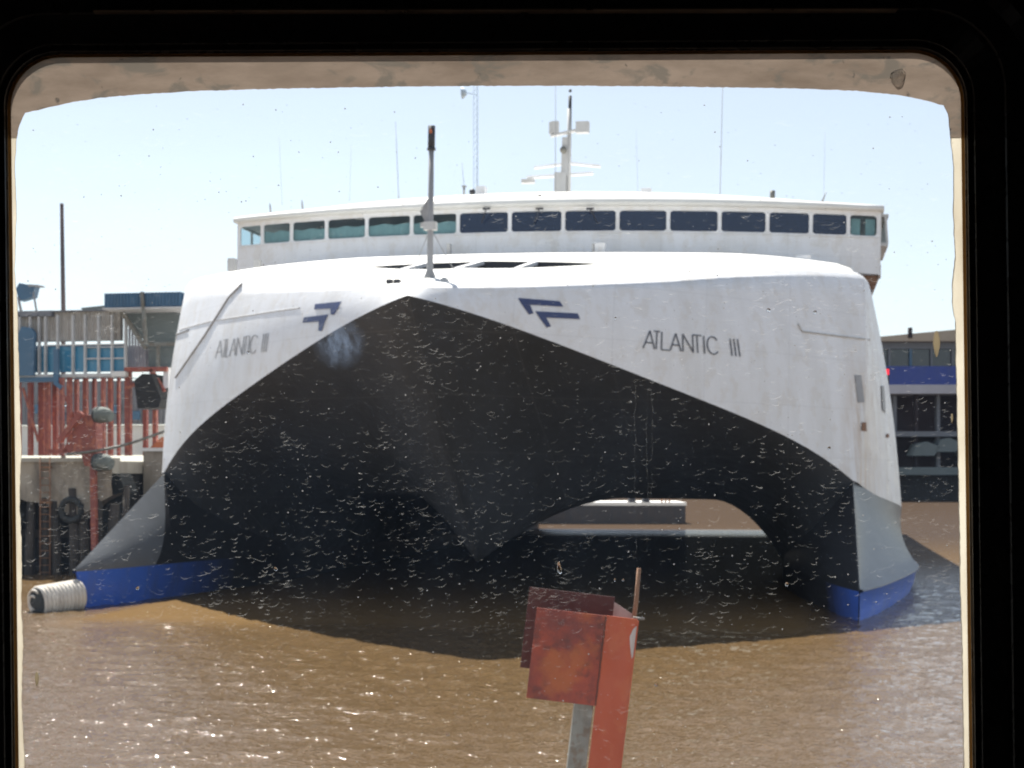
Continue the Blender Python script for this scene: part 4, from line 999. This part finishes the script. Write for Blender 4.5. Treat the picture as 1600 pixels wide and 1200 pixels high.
# salt and dust specks
ms_, nt_, N_, L_ = nm('salt_specks'); N_.remove(N_['Principled BSDF']); tr_ = N_.new('ShaderNodeBsdfTranslucent'); tr_.inputs[0].default_value = (.42,.42,.42,1)
L_.new(tr_.outputs[0], N_['Material Output'].inputs[0])
sk = MB()
def speck(px, py, r, asp=1.0):
    n = 6; ph = random.uniform(0, 1)
    o1 = [wp(px+r*math.cos(ph+2*math.pi*k/n)*random.uniform(.7,1.2), py+asp*r*math.sin(ph+2*math.pi*k/n)*random.uniform(.7,1.2), -.0004) for k in range(n)]
    sk.prism(o1, FW*.0003)
for i in range(1100):
    px = random.uniform(40, 1490); py = 160+1040*random.random(); speck(px, py, random.choice((.4,.5,.6,.7,.8,1.3)))
rv = MB()
for i in range(3):
    x = random.choice((962,985,1010,1030,1047,1060,1072))+random.uniform(-8,8); y = random.uniform(560, 620); e = random.uniform(700, 900); L1 = []; L2 = []
    while y < e:
        x += random.uniform(-1.2,1.2); wv = random.uniform(.05,.25); L1.append(wp(x-wv, y, -.0005)); L2.append(wp(x+wv, y, -.0005)); y += random.uniform(3,7)
    rv.grid([L1, L2], False)
tag(rv.build('dried_rivulets', mc_, None, fix=False), 'thin vertical dried runs of water on the glass over the ferry tunnel', kind='stuff')
tag(sk.build('salt_specks', ms_, None), 'fine white salt and dust specks over the window glass', kind='stuff')
# white paint drips on the glass
md_ = cream_mat()
for px, y0, y1, r_, lab in ((1464,517,558,5.5,'large white teardrop paint drip on the glass near the right edge'),(1488,646,661,1.8,'small white paint drip on the glass low at the right edge'),(57,1050,1073,3,'small white paint drip on the glass near the lower left edge')):
    m_ = MB(); pl = []
    for k in range(20):
        a = 2*math.pi*k/20; yy = -math.cos(a); pl.append(wp(px+r_*math.sin(a)*(1 if yy < 0 else (1-yy*.45)), lerp(y0, y1, (yy+1)/2), -.0008))
    m_.prism(pl, FW*.0008); tag(m_.build('paint_drip', md_), lab, 'paint drip', 'white paint drips on the glass')
# the cabin: front wall with the opening, sides, roof, floor, back
cab = tag(empty('boat_cabin', tuple(CAM-UP*1.55)), 'dark unlit cabin wall round the window', 'cabin')
def cb(mb, name, mat=None):
    mb.v = [tuple(Vector(v)-cab.location) for v in mb.v]; return mb.build(name, mat or M['cabin'], cab)
def cl_(x, d, z): return CAM+RT*x+FW*d+UP*z
m_ = MB(); o_ = outline(95); n_ = len(o_)
outer = []
for x, y in o_:
    dx_, dy_ = x-800, y-790; s1 = min((4200/abs(dx_)) if abs(dx_) > 1 else 1e9, (1700 if dy_ < 0 else 2300)/abs(dy_) if abs(dy_) > 1 else 1e9); outer.append((800+dx_*s1, 790+dy_*s1))
for off in (.028, -.006): m_.grid([[wp(x, y, off) for x, y in o_], [wp(x, y, off) for x, y in outer]], False, True)
cb(m_, 'wall')
zlo, zhi = -1.3, .9
m_ = MB(); 
for s_ in (-1, 1): m_.box(cl_(s_*2.3, -.4, (zlo+zhi)/2), (.06, 3.6, zhi-zlo+.3), Matrix.Rotation(YAW, 3, 'Z'))
m_.box(cl_(0, -2.2, (zlo+zhi)/2), (4.7,.06,zhi-zlo+.3), Matrix.Rotation(YAW, 3, 'Z')); cb(m_, 'side_wall')
m_ = MB(); m_.box(cl_(0, -.4, zhi), (4.7,3.7,.06), Matrix.Rotation(YAW, 3, 'Z')); cb(m_, 'cabin_ceiling')
m_ = MB(); m_.box(cl_(0, -.4, zlo), (4.7,3.7,.06), Matrix.Rotation(YAW, 3, 'Z')); cb(m_, 'cabin_floor')
m_ = MB(); m_.box(cl_(0, -.4, -2.9), (4.7,3.7,3.0), Matrix.Rotation(YAW, 3, 'Z')); cb(m_, 'boat_side', M['white'])

# ------------------------------------------------------------------ LIGHT, SKY, CAMERA
SUN = Vector((-3.0, 5.34, 8.8)).normalized(); el = math.asin(SUN.z); azr = math.atan2(SUN.x, SUN.y)
wd = bpy.data.worlds.new("World"); bpy.context.scene.world = wd; wd.use_nodes = True
N, L = wd.node_tree.nodes, wd.node_tree.links
sky = N.new('ShaderNodeTexSky'); sky.sky_type = 'NISHITA'; sky.sun_disc = False; sky.sun_elevation = el; sky.sun_rotation = azr
sky.air_density = 1.0; sky.dust_density = .25; sky.ozone_density = 1.0
bgn = N['Background']; hs = N.new('ShaderNodeHueSaturation'); hs.inputs['Saturation'].default_value = .58; L.new(sky.outputs[0], hs.inputs['Color'])
tc_ = N.new('ShaderNodeTexCoord'); cf = ramp(N, L, noise(N, L, tc_.outputs['Generated'], 2.2, 5, .55, (1,1,5)), [(.4, g(0)), (.75, g(.35))])
L.new(mixc(N, L, cf, hs.outputs['Color'], (5.0,5.35,5.7)), bgn.inputs[0]); bgn.inputs[1].default_value = .075
sl = bpy.data.lights.new('sun', 'SUN'); sl.energy = 5.0; sl.angle = R(.5); sl.color = (1,.95,.87)
so = bpy.data.objects.new('sun', sl); C.objects.link(so); so.rotation_euler = SUN.to_track_quat('Z', 'Y').to_euler(); so.location = SUN*80
cam = bpy.data.cameras.new('camera'); co_ = bpy.data.objects.new('camera', cam); C.objects.link(co_)
co_.location = CAM; co_.rotation_euler = (R(90), 0, YAW); cam.sensor_width = 36; cam.lens = 36*F/1600; cam.shift_y = (HY-600)/1600
cam.clip_start = .05; cam.clip_end = 9000
cam.dof.use_dof = True; cam.dof.focus_distance = 2.0; cam.dof.aperture_fstop = 18
sc = bpy.context.scene; sc.camera = co_
sc.view_settings.view_transform = 'Standard'; sc.view_settings.look = 'None'; sc.view_settings.gamma = 1; sc.view_settings.exposure = 1.0
sc.cycles.transparent_max_bounces = 16; sc.cycles.max_bounces = 10
sc.cycles.use_denoising = True
